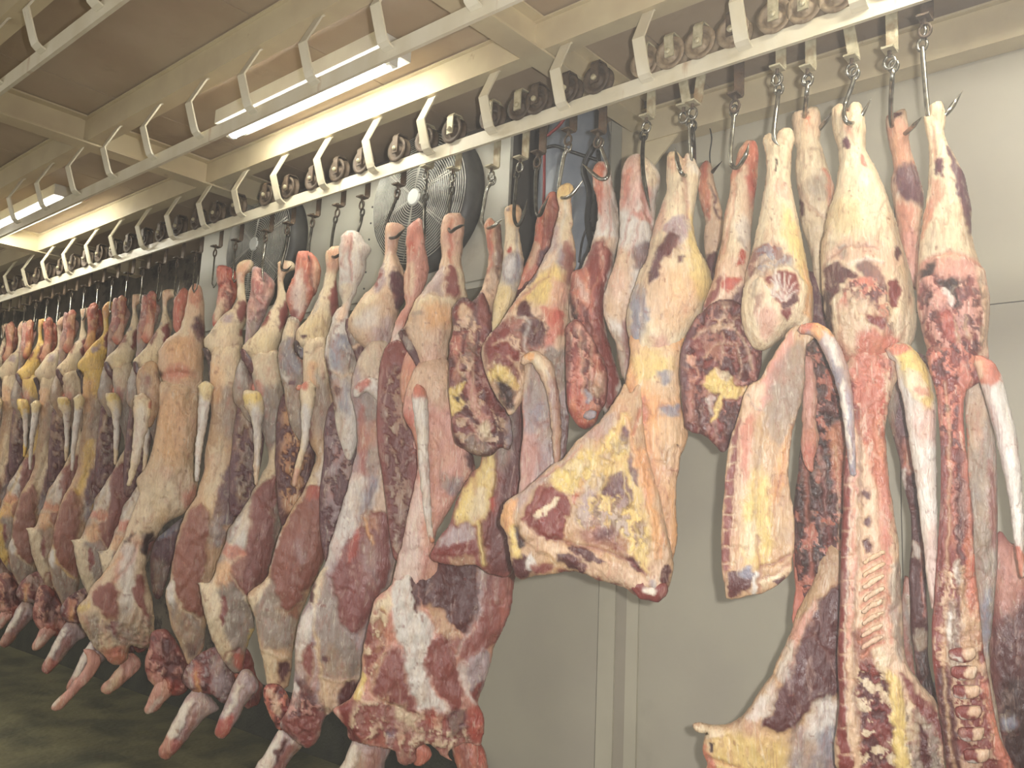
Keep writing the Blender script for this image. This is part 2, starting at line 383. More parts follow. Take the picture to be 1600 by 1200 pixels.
# insulated pipe bundle beside the cooler
def P(px, py, y): return hit(px, py, 1, y)
w = empty('wrapped_pipe_bundle', P(890, 300, 3.1), 'blue grey wrapped pipe bundle tied with black straps beside the cooler', 'pipe')
def wob(a, b, n, amp, seed):
    rg = random.Random(seed); return [np.array(a) + (np.array(b) - np.array(a)) * t / n + np.array([rg.uniform(-amp, amp), rg.uniform(-amp, amp), 0]) for t in range(n + 1)]
pts = [P(905, 165, 3.12), P(905, 210, 3.10), P(897, 260, 3.08), P(893, 310, 3.08), P(888, 370, 3.08), P(885, 430, 3.08), P(882, 500, 3.08)]
MB().tube(pts, [.12, .15, .165, .16, .15, .15, .14], 20).make('wrapping', M['wrap'], w, True)
pts = [P(918, 300, 2.98), P(916, 350, 2.97), P(905, 400, 2.96), P(900, 470, 2.96)]
MB().tube(pts, [.06, .075, .07, .06], 14).make('wrapping', M['wrap'], w, True)
for pl, r_, mm, nm in (([(850, 232), (868, 228), (890, 236), (915, 244), (935, 250)], .008, 'black', 'strap'),
     ([(930, 225), (912, 262), (921, 300), (918, 345), (925, 385)], .014, 'black', 'cable'),
     ([(935, 235), (941, 300), (951, 350), (958, 372)], .009, 'black', 'cable'),
     ([(925, 340), (911, 372), (905, 410)], .005, 'black', 'cable'),
     ([(884, 182), (872, 198), (858, 210), (851, 222), (850, 300), (846, 370)], .007, 'red', 'cable'),
     ([(936, 300), (928, 330), (930, 360)], .016, 'black', 'cable')):
    q = list(catmull(np.array([P(a, b, 2.88) for a, b in pl]), 4, False))
    o = MB().tube(q, r_, 7).make(nm, M[mm], w, True)
    if mm == 'red': o['label'] = 'thin red cable'
# loose cable hanging on the wall
q = [P(*_p, 3.25) for _p in ((1098, 165), (1106, 190), (1112, 215), (1109, 245), (1114, 280), (1121, 330), (1120, 400))]
q = list(catmull(np.array(q), 5, False)); o = MB().tube(q, .0028, 6).make('wall_cable', M['black'], None, True, loc=tuple(q[0])); tag(o, 'thin dark cable hanging down the cream wall beside the red leg', 'cable')
# ------------------------------------------------------------------ meat modelling: soft inflated bodies
def _hash(ix, iy, iz, seed):
    h = (ix * 374761393 + iy * 668265263 + iz * 2147483647 + seed * 974634777).astype(np.int64) & 0xffffffff
    h = ((h ^ (h >> 13)) * 1274126177) & 0xffffffff
    return ((h ^ (h >> 16)) & 0xffff) / 65535.0
def vnoise(x, y, z=0.0, seed=0):
    x = np.asarray(x, float); y = np.asarray(y, float); z = np.zeros_like(x) + z
    ix = np.floor(x).astype(np.int64); iy = np.floor(y).astype(np.int64); iz = np.floor(z).astype(np.int64)
    fx = x - ix; fy = y - iy; fz = z - iz
    fx = fx * fx * (3 - 2 * fx); fy = fy * fy * (3 - 2 * fy); fz = fz * fz * (3 - 2 * fz)
    r = 0
    for a in (0, 1):
        for b in (0, 1):
            wv = (fx if a else 1 - fx) * (fy if b else 1 - fy)
            r = r + wv * ((1 - fz) * _hash(ix + a, iy + b, iz, seed) + fz * _hash(ix + a, iy + b, iz + 1, seed))
    return r * 2 - 1
def fbm(x, y, seed=0, oct=3):
    s = 0; a = 1; t = 0
    for i in range(oct):
        s = s + a * vnoise(x * 2 ** i, y * 2 ** i, 0, seed + i * 7); t += a; a *= .55
    return s / t
def parse(s):
    return np.array([[float(c) for c in p.split(',')] for p in s.split()])
def band(s):                            # outline round a centre line "x,y,r ..."
    p = catmull(parse(s), 5, False); n = len(p); L_, R_ = [], []
    for i in range(n):
        t = nrm(p[min(i+1, n-1), :2] - p[max(i-1, 0), :2]); q = np.array([-t[1], t[0]])
        L_.append(p[i, :2] + q * p[i, 2]); R_.append(p[i, :2] - q * p[i, 2])
    t0 = nrm(p[0, :2] - p[1, :2]); t1 = nrm(p[-1, :2] - p[-2, :2])
    c0 = [p[0, :2] + t0 * p[0, 2] * .8]; c1 = [p[-1, :2] + t1 * p[-1, 2] * .8]
    return np.array(L_ + c1 + R_[::-1] + c0)
def inside(P_, poly):
    x, y = P_[:, 0], P_[:, 1]; r = np.zeros(len(P_), bool); n = len(poly)
    for i in range(n):
        x0, y0 = poly[i]; x1, y1 = poly[(i + 1) % n]
        if y0 == y1: continue
        c = ((y0 > y) != (y1 > y)); r ^= c & (x < (x1 - x0) * (y - y0) / (y1 - y0) + x0)
    return r
def nearest(P_, poly, closed=True):
    best = np.full(len(P_), 1e18); q = P_.copy(); n = len(poly)
    for i in range(n if closed else n - 1):
        a = poly[i]; d = poly[(i + 1) % n] - a; l2 = d.dot(d) + 1e-12
        t = np.clip(((P_ - a) @ d) / l2, 0, 1); c = a + t[:, None] * d
        dd = ((P_ - c) ** 2).sum(1); m = dd < best; best[m] = dd[m]; q[m] = c[m]
    return np.sqrt(best), q
def poisson(mask):
    def solve(m, init, it, h2):
        p = init * m
        for _ in range(it):
            s = np.zeros_like(p)
            s[1:-1, 1:-1] = (p[:-2, 1:-1] + p[2:, 1:-1] + p[1:-1, :-2] + p[1:-1, 2:] + h2) * .25
            p = s * m
        return p
    lv = [mask.astype(float)]
    while min(lv[-1].shape) > 14 and len(lv) < 5:
        a = lv[-1]; hh, ww = (a.shape[0] + 1) // 2 * 2, (a.shape[1] + 1) // 2 * 2
        b = np.zeros((hh, ww)); b[:a.shape[0], :a.shape[1]] = a
        lv.append((b.reshape(hh // 2, 2, ww // 2, 2).mean((1, 3)) > .45).astype(float))
    p = np.zeros_like(lv[-1])
    for i in range(len(lv) - 1, -1, -1):
        h2 = 4.0 ** i
        p = solve(lv[i], p, 160 if i == len(lv) - 1 else 40, h2)
        if i: p = np.repeat(np.repeat(p, 2, 0), 2, 1)[:lv[i-1].shape[0], :lv[i-1].shape[1]]
    return p
PAL = dict(f=(224,204,170), y=(224,196,122), o=(224,166,112), p=(206,150,134), w=(218,210,200), g=(146,132,120), b=(132,134,150),
    r=(124,50,44), R=(176,72,56), d=(80,36,37), u=(90,55,64), k=(38,18,17), t=(194,160,126), s=(196,118,98), n=(228,218,202),
    l=(170,150,150), c=(212,186,154), m=(134,72,66), e=(160,104,90), h=(216,184,154))
class Plane:                            # a vertical plane through a hanging point, facing the room
    def __init__(s, hx, hy, off=0.0, y=None, tilt=0.0):
        s.A = hit(hx, hy, 1, YR[0] + .03 if y is None else y)
        v = CP - s.A; v[2] = 0; s.n = nrm(v); s.A = s.A + s.n * off; s.d = float((s.A - CP)[:2] @ s.n[:2])
    def at(s, P_, off=0.0):
        rr = np.column_stack([(P_[:, 0] - 800) / F, (P_[:, 1] - 600) / F, np.ones(len(P_))]) @ MW.T
        t = (((s.A + s.n * off) - CP) @ s.n) / (rr @ s.n)
        return CP + rr * t[:, None], t / F
SEED = [11]
def piece(pl, parent, name, outline, base, k=.75, off=0.0, patches=(), grooves=(), lump=1.0, step=3.0, cap=None, label=None, tf=None, back=.8, jit=1.0, own=None):
    SEED[0] += 1; sd = SEED[0]
    T = tf or (lambda a: a)
    sc = getattr(T, 's', 1.0)
    if isinstance(outline, str): pts = parse(outline)
    else: pts = outline
    pts = T(pts.copy())
    poly = catmull(pts, 4) if len(pts) < 70 else pts
    nz = fbm(poly[:, 0] / 9, poly[:, 1] / 9, sd, 2); nz2 = fbm(poly[:, 0] / 9 + 50, poly[:, 1] / 9, sd, 2)
    poly = poly + np.column_stack([nz, nz2]) * 1.8 * jit * sc
    st = step
    x0, y0 = poly.min(0) - 2 * st; x1, y1 = poly.max(0) + 2 * st
    nx = int((x1 - x0) / st) + 2; ny = int((y1 - y0) / st) + 2
    gx, gy = np.meshgrid(x0 + np.arange(nx) * st, y0 + np.arange(ny) * st)
    G = np.column_stack([gx.ravel(), gy.ravel()])
    ins = inside(G, poly).reshape(ny, nx)
    ins[0] = ins[-1] = False; ins[:, 0] = ins[:, -1] = False
    phi = poisson(ins)
    h = np.sqrt(np.maximum(2 * phi, 0)) * st
    if cap: h = cap * sc * (1 - np.exp(-h / (cap * sc)))
    h = h * k
    cell = ins[:-1, :-1] | ins[1:, :-1] | ins[:-1, 1:] | ins[1:, 1:]
    used = np.zeros((ny, nx), bool)
    used[:-1, :-1] |= cell; used[1:, :-1] |= cell; used[:-1, 1:] |= cell; used[1:, 1:] |= cell
    idx = -np.ones(ny * nx, int); U = np.flatnonzero(used.ravel()); idx[U] = np.arange(len(U))
    Q = G[U].copy(); I = ins.ravel()[U]; H = h.ravel()[U]
    if (~I).any():
        _, q = nearest(Q[~I], poly); Q[~I] = q; H[~I] = 0
    col = np.tile(lin(PAL[base]), (len(Q), 1))
    # soft clouding of the base tint
    c1 = fbm(Q[:, 0] / (26 * sc), Q[:, 1] / (60 * sc), sd + 3); c2 = fbm(Q[:, 0] / (14 * sc) + 9, Q[:, 1] / (30 * sc), sd + 5)
    col = col * (1 + .13 * c1[:, None] + .07 * c2[:, None])
    cr = np.exp(-(fbm(Q[:, 0] / (34 * sc) + 17, Q[:, 1] / (75 * sc), sd + 31, 3) / .045) ** 2) * (fbm(Q[:, 0] / (60 * sc), Q[:, 1] / (60 * sc) + 5, sd + 33, 2) > -.1)
    wx = Q[:, 0] + fbm(Q[:, 0] / (13 * sc), Q[:, 1] / (13 * sc), sd + 8, 3) * 7 * sc
    wy = Q[:, 1] + fbm(Q[:, 0] / (13 * sc) + 31, Q[:, 1] / (13 * sc), sd + 9, 3) * 9 * sc
    WQ = np.column_stack([wx, wy])
    relief = np.zeros(len(Q))
    for pt in patches:
        cc, ss = pt[0], pt[1]; blur = (pt[2] if len(pt) > 2 else 3.0) * sc; bulge = (pt[3] if len(pt) > 3 else 0.) * sc
        amt = pt[4] if len(pt) > 4 else 1.0
        pp = T(parse(ss)); pp = catmull(pp, 3)
        lo = pp.min(0) - blur - 10; hi = pp.max(0) + blur + 10
        sel = np.flatnonzero((WQ[:, 0] > lo[0]) & (WQ[:, 0] < hi[0]) & (WQ[:, 1] > lo[1]) & (WQ[:, 1] < hi[1]))
        if not len(sel): continue
        A = WQ[sel]; dd, _ = nearest(A, pp); s_ = np.where(inside(A, pp), dd, -dd)
        m = np.clip((s_ + blur) / (2 * blur), 0, 1); m = m * m * (3 - 2 * m)
        if cc != '-':
            if '/' in cc:                # torn tissue: two or three colours broken up by the noise
                ks = cc.split('/'); nn = fbm(A[:, 0] / (9 * sc), A[:, 1] / (13 * sc), sd + 51, 4) * 2.2; n3 = fbm(A[:, 0] / (12 * sc) + 40, A[:, 1] / (12 * sc), sd + 57, 4) * 2.2
                u1 = np.clip((nn + .12) / .24, 0, 1)[:, None]; base_c = lin(PAL[ks[0]]) * (1 - u1) + lin(PAL[ks[1]]) * u1
                if len(ks) > 2: u2 = np.clip((n3 - .22) / .2, 0, 1)[:, None]; base_c = base_c * (1 - u2) + lin(PAL[ks[2]]) * u2
                relief[sel] += m * 3.2 * sc * (u1[:, 0] - .5)
            else: base_c = lin(PAL[cc])
            tc = base_c * (1 + .14 * fbm(A[:, 0] / (7 * sc), A[:, 1] / (22 * sc), sd + 12, 2))[:, None]
            col[sel] = col[sel] * (1 - m[:, None] * amt) + tc * m[:, None] * amt
        if bulge:
            w_ = np.clip((s_ + blur) / (abs(bulge) * 2.2 + blur), 0, 1); relief[sel] += bulge * np.sqrt(w_) * (w_ > 0)
    dk = np.clip((fbm(Q[:, 0] / (5.5 * sc), Q[:, 1] / (8 * sc), sd + 41, 2) - .6) / .12, 0, 1)[:, None] * .55
    col = col * (1 - dk) + lin((120, 54, 46)) * dk
    col = col * (1 - .30 * cr[:, None]) + lin((150, 92, 78)) * (.22 * cr[:, None]); relief -= 1.5 * sc * cr
    for gr in grooves:
        ss, wd, dp = gr[0], gr[1] * sc, gr[2] * sc
        pp = catmull(T(parse(ss)), 4, False)
        dd, _ = nearest(WQ * .6 + Q * .4, pp, False); e = np.exp(-(dd / wd) ** 2); relief -= dp * e
        if len(gr) > 3:
            e = e[:, None] * (gr[4] if len(gr) > 4 else .8); col = col * (1 - e) + lin(PAL[gr[3]]) * e
    n1 = fbm(Q[:, 0] / (30 * sc), Q[:, 1] / (48 * sc), sd + 21); n2 = fbm(Q[:, 0] / (10 * sc), Q[:, 1] / (17 * sc), sd + 23, 3)
    ed = np.clip(H / (8 * sc), 0, 1)
    Hf = np.maximum(H + ed * (relief + lump * sc * (4.2 * n1 + 1.7 * n2)), H * .15)
    Hb = H * back + ed * lump * sc * 2.5 * n1
    B0, mpp = pl.at(Q, off)
    Vf = B0 + pl.n * (Hf * mpp)[:, None]
    bi = np.flatnonzero(I); bmap = np.arange(len(Q)); bmap[bi] = len(Q) + np.arange(len(bi))
    Vb = B0[bi] - pl.n * (np.maximum(Hb, H * .2)[bi] * mpp[bi])[:, None]
    V = np.vstack([Vf, Vb]); C_ = np.vstack([col, col[bi]])
    cy, cx = np.nonzero(cell); a = idx[cy * nx + cx]; b = idx[cy * nx + cx + 1]; c = idx[(cy + 1) * nx + cx + 1]; d = idx[(cy + 1) * nx + cx]
    Fq = np.column_stack([a, d, c, b]); Fb = np.column_stack([bmap[a], bmap[b], bmap[c], bmap[d]])
    keep = ~((Fb == np.column_stack([a, b, c, d])).all(1))
    FA = np.vstack([Fq, Fb[keep]])
    me = bpy.data.meshes.new(name)
    origin = np.array(parent_world(parent)) if parent is not None else np.array(B0.mean(0))
    V = V - origin
    me.vertices.add(len(V)); me.vertices.foreach_set('co', V.astype(np.float32).ravel())
    me.loops.add(4 * len(FA)); me.loops.foreach_set('vertex_index', FA.astype(np.int32).ravel())
    me.polygons.add(len(FA)); me.polygons.foreach_set('loop_start', np.arange(0, 4 * len(FA), 4, dtype=np.int32))
    me.polygons.foreach_set('loop_total', np.full(len(FA), 4, np.int32))
    me.polygons.foreach_set('use_smooth', np.ones(len(FA), bool))
    me.update(calc_edges=True)
    at = me.color_attributes.new('Col', 'FLOAT_COLOR', 'POINT')
    at.data.foreach_set('color', np.column_stack([np.clip(C_, 0.003, .95), np.ones(len(C_))]).astype(np.float32).ravel())
    me.materials.append(M['meat'])
    o = bpy.data.objects.new(name, me); COL.objects.link(o)
    if parent is not None: o.parent = parent
    else: o.location = tuple(origin)
    if label: o['label'] = label
    return o
ROOTS = {}
class Meat:
    def __init__(s, name, label, hx, hy, off=0.0, cat='carcass', group=None, tf=None, step=2.2):
        s.pl = Plane(hx, hy, off); s.tf = tf; s.step = step
        s.root = empty(name, s.pl.A, label, cat, group)
    def p(s, name, outline, base, **k):
        k.setdefault('step', s.step)
        if name == 'back': k['k'] = .62; k['cap'] = 52; k['off'] = k.get('off', 0) + .035
        if name == 'loin': k['k'] = .62; k['cap'] = 48; k['off'] = k.get('off', 0) + .03
        return piece(s.pl, s.root, name, outline, base, tf=s.tf, **k)
# ------------------------------------------------------------------ the meat, nearest (right) first
# A: split side at the right edge
a = Meat('split_carcass', 'split beef side nearest the right edge, red chest cavity open, hung on a long hook', 1470, 165, .03, 'beef side')
a.p('hind_leg', '1443,183 1452,185 1453,165 1466,158 1475,165 1478,185 1476,210 1482,228 1495,250 1510,285 1517,320 1518,350 1520,372 1530,410 1540,430 1546,470 1543,540 1541,568 1500,580 1462,575 1443,530 1433,475 1434,425 1437,385 1441,350 1447,315 1450,280 1452,240 1448,210', 'f', k=.78, patches=[
  ('u', '1480,232 1495,252 1512,285 1520,330 1519,372 1510,360 1501,325 1490,285', 3), ('t', '1500,330 1520,380 1538,430 1525,420 1505,380', 6, 0, .6),
  ('u', '1462,262 1473,256 1477,270 1473,284 1463,280', 2, 1), ('s', '1455,290 1470,290 1475,318 1462,330 1453,315', 4, 0, .6),
  ('s', '1440,345 1455,320 1460,335 1450,365 1440,380', 3, 0, .8), ('p', '1434,420 1475,412 1512,410 1535,420 1550,455 1550,575 1440,575 1430,480', 7),
  ('r', '1440,470 1465,480 1480,520 1500,500 1530,520 1540,575 1445,580 1438,520', 8, 0, .8), ('r/p/d', '1438,428 1475,440 1500,446 1530,440 1544,480 1544,575 1440,575 1434,500', 6, 0, .85), ('k', '1436,425 1452,418 1462,422 1452,436 1440,440', 4, -2), ('h', '1522,410 1538,430 1546,480 1543,560 1530,560 1534,480', 4, 0, .8),
  ('k', '1462,447 1490,444 1500,452 1492,470 1500,485 1488,490 1480,470 1470,456', 4, -3), ('u', '1495,462 1515,460 1512,478 1500,480', 4, 0, .7),
  ('w', '1474,462 1480,460 1487,480 1484,488', 2, 1), ('p', '1458,468 1474,462 1478,485 1466,492 1456,485', 4, 2), ('R', '1468,495 1490,505 1500,540 1480,540', 6, 0, .7),
  ('t', '1492,500 1497,520 1500,545 1494,530', 3), ('t', '1510,500 1514,525 1510,540 1506,520', 3)],
  grooves=[('1455,195 1460,230 1462,260', 3, 2, 's', .5), ('1434,430 1450,470 1442,520 1450,570', 4, 3, 'd', .6), ('1438,418 1470,408 1505,408 1532,418', 4, 2.5, 's', .6), ('1508,560 1490,520 1475,500', 3, 2)])
a.p('spine', '1446,555 1462,535 1480,512 1496,508 1512,530 1530,560 1540,590 1512,610 1506,650 1512,720 1520,800 1523,870 1531,950 1538,1020 1550,1090 1562,1150 1585,1215 1488,1215 1472,1140 1460,1060 1456,980 1462,900 1468,800 1470,700 1461,610', 'r', k=.62, off=.035, cap=36, patches=[
  ('r/s/d', '1450,540 1500,510 1530,560 1512,640 1516,900 1500,900 1470,700 1455,600', 8, 0, .8), ('m/h/r', '1470,900 1520,900 1545,1060 1575,1210 1490,1210 1465,1050', 8, 0, .75), ('s', '1500,560 1520,600 1508,640 1516,740 1524,860 1540,1000 1530,1000 1512,880 1504,760 1496,650', 4, 1, .8),
  ('t', '1500,890 1520,900 1530,980 1525,1050 1510,1060 1500,980', 6, 0, .8), ('g', '1480,930 1500,960 1500,1040 1488,1060 1478,1000', 6, 0, .8),
  ('w', '1476,960 1484,955 1486,990 1480,1000', 3), ('w', '1492,880 1500,876 1502,905 1496,915', 3), ('d', '1462,1060 1480,1050 1490,1100 1500,1215 1480,1215', 4),
  ('d', '1500,700 1512,760 1514,850 1500,880 1490,800', 7, 0, .7), ('R', '1508,840 1520,860 1525,930 1515,960 1508,900', 4, 0, .7), ('s', '1535,1060 1550,1090 1580,1200 1565,1200 1545,1130', 5)],
  grooves=[('1478,600 1484,700 1482,820 1478,940 1476,1060 1490,1200', 3, 3, 't', .6), ('1495,640 1500,760 1500,860 1496,960', 3, 3, 'd', .6), ('1466,620 1474,720 1470,850 1464,960', 2.5, 1.5, 'd', .5)])
for i, (x, y) in enumerate([(1500, 1022), (1503, 1050), (1506, 1080), (1509, 1112), (1514, 1146), (1522, 1180)]):
    a.p('vertebra', '%d,%d %d,%d %d,%d %d,%d %d,%d %d,%d' % (x - 16, y - 8, x + 10, y - 10, x + 24, y - 8, x + 22, y + 8, x + 4, y + 13, x - 14, y + 8), 'r', k=.6, off=.07, patches=[
        ('h', '%d,%d %d,%d %d,%d %d,%d' % (x + 7, y - 12, x + 26, y - 10, x + 24, y + 8, x + 8, y + 10), 2), ('w', '%d,%d %d,%d %d,%d' % (x - 16, y + 4, x + 4, y + 9, x + 2, y + 14), 2)], lump=.3)
a.p('flank', '1508,600 1530,585 1545,610 1550,650 1556,700 1558,760 1559,830 1558,900 1552,960 1546,1030 1560,1120 1575,1215 1548,1215 1535,1110 1528,1000 1520,900 1515,800 1510,700', 'g', k=.35, off=-.05, patches=[
  ('h', '1512,620 1530,600 1540,640 1530,700 1515,690', 6, 0, .6), ('m', '1545,720 1556,760 1556,860 1545,820', 5, 0, .8), ('b', '1535,930 1546,935 1545,1020 1537,1015', 6, 0, .8), ('s', '1510,640 1514,760 1522,860 1516,860 1508,740', 3)])
a.p('brisket', '1548,860 1562,830 1580,850 1610,880 1620,1215 1570,1215 1556,1130 1545,1040 1548,950', 'm', k=.5, off=-.12, patches=[('d', '1552,980 1610,940 1615,1215 1575,1215 1560,1120', 16), ('p', '1550,860 1575,850 1600,900 1580,960 1555,940', 14, 0, .7), ('k', '1560,1080 1600,1060 1610,1200 1580,1200', 14, 0, .8), ('b', '1565,1120 1580,1110 1590,1130 1570,1140', 5)])
a.p('tail', band('1528,562,10 1545,585,17 1560,635,17 1574,690,16 1583,745,13 1589,800,10 1594,860,7.5 1597,900,5'), 'w', k=.85, off=.06, patches=[
  ('s', '1500,550 1530,548 1560,570 1562,600 1540,600 1520,585', 5), ('l', '1545,640 1560,650 1580,780 1570,760', 6, 0, .5), ('h', '1520,570 1535,568 1530,610 1525,640 1518,600', 3), ('s', '1585,860 1600,860 1600,905 1590,905', 3)], lump=.5)

# C: carcass with the wide pale rump
c = Meat('split_carcass', 'split beef side with wide pale round, thick white tail and showing ribs', 1328, 163, .0, 'beef side')
c.p('hind_leg', '1299,176 1303,168 1313,163 1322,168 1325,178 1329,164 1343,161 1350,178 1353,205 1352,233 1360,250 1371,270 1384,302 1398,342 1408,378 1420,418 1428,453 1432,485 1430,525 1418,550 1400,565 1340,575 1310,560 1296,520 1286,470 1282,400 1286,372 1294,332 1304,300 1310,262 1309,232 1301,202', 'f', k=.8, patches=[
  ('y', '1300,330 1340,320 1345,370 1310,380', 14, 0, .35), ('t', '1385,330 1400,360 1422,430 1428,500 1415,480 1402,420 1390,370', 6, 0, .7),
  ('p', '1298,395 1330,385 1375,390 1400,400 1405,425 1385,440 1350,425 1320,420 1296,415', 6, 0, .45),
  ('d', '1290,428 1302,419 1320,428 1340,445 1330,452 1315,462 1303,480 1300,500 1291,480', 2.5, -3), ('g', '1308,398 1322,400 1326,412 1316,418', 4, -1),
  ('d', '1395,398 1404,392 1406,408 1400,418 1393,412', 2, -1), ('r', '1388,455 1400,450 1405,470 1400,490 1388,484', 2.5, -2), ('u', '1335,428 1352,422 1372,432 1385,460 1380,490 1368,470 1350,448', 4, 0, .9),
  ('s', '1320,470 1335,450 1355,448 1372,470 1380,500 1365,505 1350,480 1330,478 1318,500', 4), ('d', '1335,470 1350,462 1358,480 1345,490', 4, -1), ('d', '1358,478 1368,480 1366,495 1355,492', 3),
  ('k', '1286,455 1297,470 1303,500 1300,530 1290,510', 3, -1), ('c/d/s', '1318,470 1340,450 1372,455 1388,480 1392,540 1330,560 1312,520', 6, 1, .85), ('s', '1310,530 1340,520 1395,525 1405,560 1340,580 1315,565', 7, 0, .9), ('c', '1320,485 1345,478 1370,500 1378,540 1350,560 1320,550 1310,520', 8, 2), ('r', '1355,505 1378,505 1380,520 1360,520', 3),
  ('s', '1340,530 1390,530 1400,560 1350,570', 6), ('u', '1318,225 1326,224 1328,236 1320,238', 2, -1), ('s', '1345,250 1353,248 1354,272 1347,270', 2, -1), ('s', '1318,190 1330,190 1332,220 1324,220', 4, 0, .4)],
  grooves=[('1324,170 1326,190 1330,212 1334,235', 3, 3, 's', .5), ('1288,425 1296,415 1330,400 1370,405', 2.5, 2, 'e', .5), ('1325,424 1350,420 1375,424', 2, -2, 'n', .7), ('1412,410 1402,430 1398,450', 2, -2, 'h', .8), ('1400,560 1412,530 1416,480', 4, 3, 't', .5)])
c.p('loin', '1328,555 1335,530 1350,505 1366,500 1380,520 1392,545 1408,560 1402,592 1388,635 1384,680 1388,740 1397,800 1405,860 1408,920 1411,980 1416,1030 1434,1062 1458,1090 1484,1135 1500,1215 1318,1215 1311,1100 1309,1020 1312,950 1314,860 1317,780 1321,700 1330,625 1320,585', 'h', k=.42, off=.0, cap=34, patches=[
  ('s/h/r', '1330,520 1370,500 1395,560 1384,700 1375,760 1350,700 1332,640', 6, 0, .9), ('s', '1335,560 1372,555 1380,600 1372,680 1385,760 1370,760 1350,700 1340,640', 8, 0, .9), ('R', '1375,555 1380,620 1388,700 1384,720 1376,650', 3, 0, .7),
  ('r', '1328,600 1336,620 1330,720 1328,820 1326,920 1324,1020 1326,1120 1334,1215 1312,1215 1306,1100 1308,940 1312,800 1318,690', 2.5, 2), ('p', '1340,700 1338,800 1336,900 1330,1000 1322,1000 1330,880 1330,780', 3),
  ('t', '1370,760 1390,760 1402,830 1408,920 1410,990 1396,1000 1388,900 1378,820', 6, 0, .9), ('g', '1388,900 1404,880 1410,1000 1404,1030 1394,980', 5, 0, .8), ('s', '1372,700 1384,700 1392,820 1386,900 1378,820', 4, 0, .9),
  ('y', '1384,1045 1398,1050 1412,1090 1420,1160 1425,1215 1392,1215 1390,1130', 3, 5), ('u', '1340,1060 1375,1050 1388,1100 1392,1215 1355,1215 1345,1130', 4, -2), ('r', '1334,985 1360,990 1380,1040 1370,1060 1340,1050', 6, 0, .8), ('d/r/f', '1338,1040 1365,1030 1386,1060 1392,1215 1350,1215 1342,1120', 5, 0, .85), ('f/m/g', '1415,1100 1450,1110 1480,1215 1425,1215', 5, 0, .8), ('f', '1362,1010 1384,1020 1388,1045 1372,1040', 4, 2),
  ('r', '1405,1050 1420,1060 1460,1110 1490,1160 1488,1200 1460,1140 1430,1100', 4, 2), ('g', '1425,1110 1455,1130 1470,1215 1432,1215', 6, 0, .8), ('d', '1432,1130 1446,1135 1452,1190 1440,1195', 4, -1),
  ('d', '1350,850 1360,845 1364,860 1354,868', 3, -2), ('d', '1350,812 1360,806 1364,822 1354,826', 3, -2), ('d', '1346,770 1356,766 1358,780 1350,784', 3, -1)],
  grooves=[('1340,640 1344,740 1342,840 1336,940 1334,1040 1340,1140', 3, 3, 'd', .5), ('1326,640 1330,760 1324,900 1320,1040 1330,1180', 1.6, 1.6, 'n', .5), ('1365,600 1368,700 1374,800 1382,900 1392,1000', 3, 2, 's', .6)]
  + [('1346,%d 1362,%d 1378,%d' % (y + 16, y + 4, y - 2), 3.2, 3.4, 's', .75) for y in range(872, 1010, 19)] + [('1336,%d 1312,%d' % (y, y + 2), 1.4, 1.2, 'h', .5) for y in range(640, 1200, 38)])
for i in range(8):
    y = 872 + i * 19; x = 1350 + (7 - i) * .5
    c.p('rib', band('%d,%d,3.5 %d,%d,4.5 %d,%d,3' % (x - 2, y + 8, x + 14, y - 3, x + 28, y - 10)), 'h', k=.45, off=.098, lump=.5, step=2.0)
c.p('tail', band('1392,548,12 1412,556,18 1428,590,26 1437,630,25 1442,690,21 1447,750,17 1452,820,13 1457,890,10 1461,950,6'), 'w', k=.85, off=.10, patches=[
  ('y', '1395,540 1430,540 1456,590 1450,640 1425,620 1408,585', 7), ('s', '1380,540 1410,535 1420,552 1400,560', 4), ('f', '1412,585 1440,590 1445,620 1425,628', 5, 1), ('s', '1428,608 1450,606 1448,620 1430,620', 3, 0, .7), ('p', '1425,640 1460,640 1462,690 1430,690', 8, 0, .5), ('p', '1445,830 1470,830 1470,960 1450,960', 8, 0, .4)], lump=.6)

# B: the other leg and side behind it
b = Meat('split_carcass', 'lean red split side hanging behind and between the two rightmost split sides', 1400, 180, -.22, 'beef side')
b.p('hind_leg', '1384,182 1398,178 1413,170 1420,203 1421,225 1428,250 1440,290 1444,315 1440,350 1436,400 1436,450 1425,450 1412,420 1404,370 1398,330 1392,290 1395,252 1385,212', 'h', k=.8, patches=[
  ('d', '1388,182 1406,178 1404,188 1390,192', 2, -2), ('s', '1388,200 1418,200 1424,250 1430,290 1400,300 1396,250', 8, 0, .6), ('u', '1398,275 1430,262 1444,300 1442,325 1420,318 1400,310', 7), ('s', '1398,330 1430,330 1436,400 1420,410', 8, 0, .7), ('p', '1415,370 1436,380 1436,450 1425,450', 6)], grooves=[('1425,215 1430,240 1428,262', 2, 2, 's', .7)])
b.p('flank', '1380,560 1452,560 1455,640 1450,720 1448,850 1450,960 1452,1040 1470,1120 1440,1140 1432,1060 1425,1000 1421,900 1424,820 1412,760 1400,700 1385,640', 'd', k=.5, patches=[
  ('u', '1385,600 1412,600 1420,680 1410,740 1396,700', 6), ('s', '1412,690 1440,690 1446,730 1430,742 1414,730', 6, 3, .8), ('g', '1385,560 1405,570 1398,650 1388,690 1380,640', 6), ('w', '1408,740 1414,730 1416,760 1410,770', 3), ('w', '1428,850 1440,858 1436,872 1426,866', 3, 0, .7), ('g', '1428,980 1448,985 1446,1010 1430,1010', 5), ('k', '1436,1020 1450,1020 1456,1070 1440,1070', 5)],
  grooves=[('1425,760 1432,860 1436,960', 3, 3), ('1442,760 1440,860 1444,960', 2, 2, 's', .6)])
b.p('shoulder', '1412,905 1425,915 1425,1000 1432,1070 1442,1110 1450,1215 1425,1215 1412,1060 1408,980', 'e', k=.5, off=-.04, patches=[('g', '1412,930 1424,940 1424,1020 1416,1000', 5)])
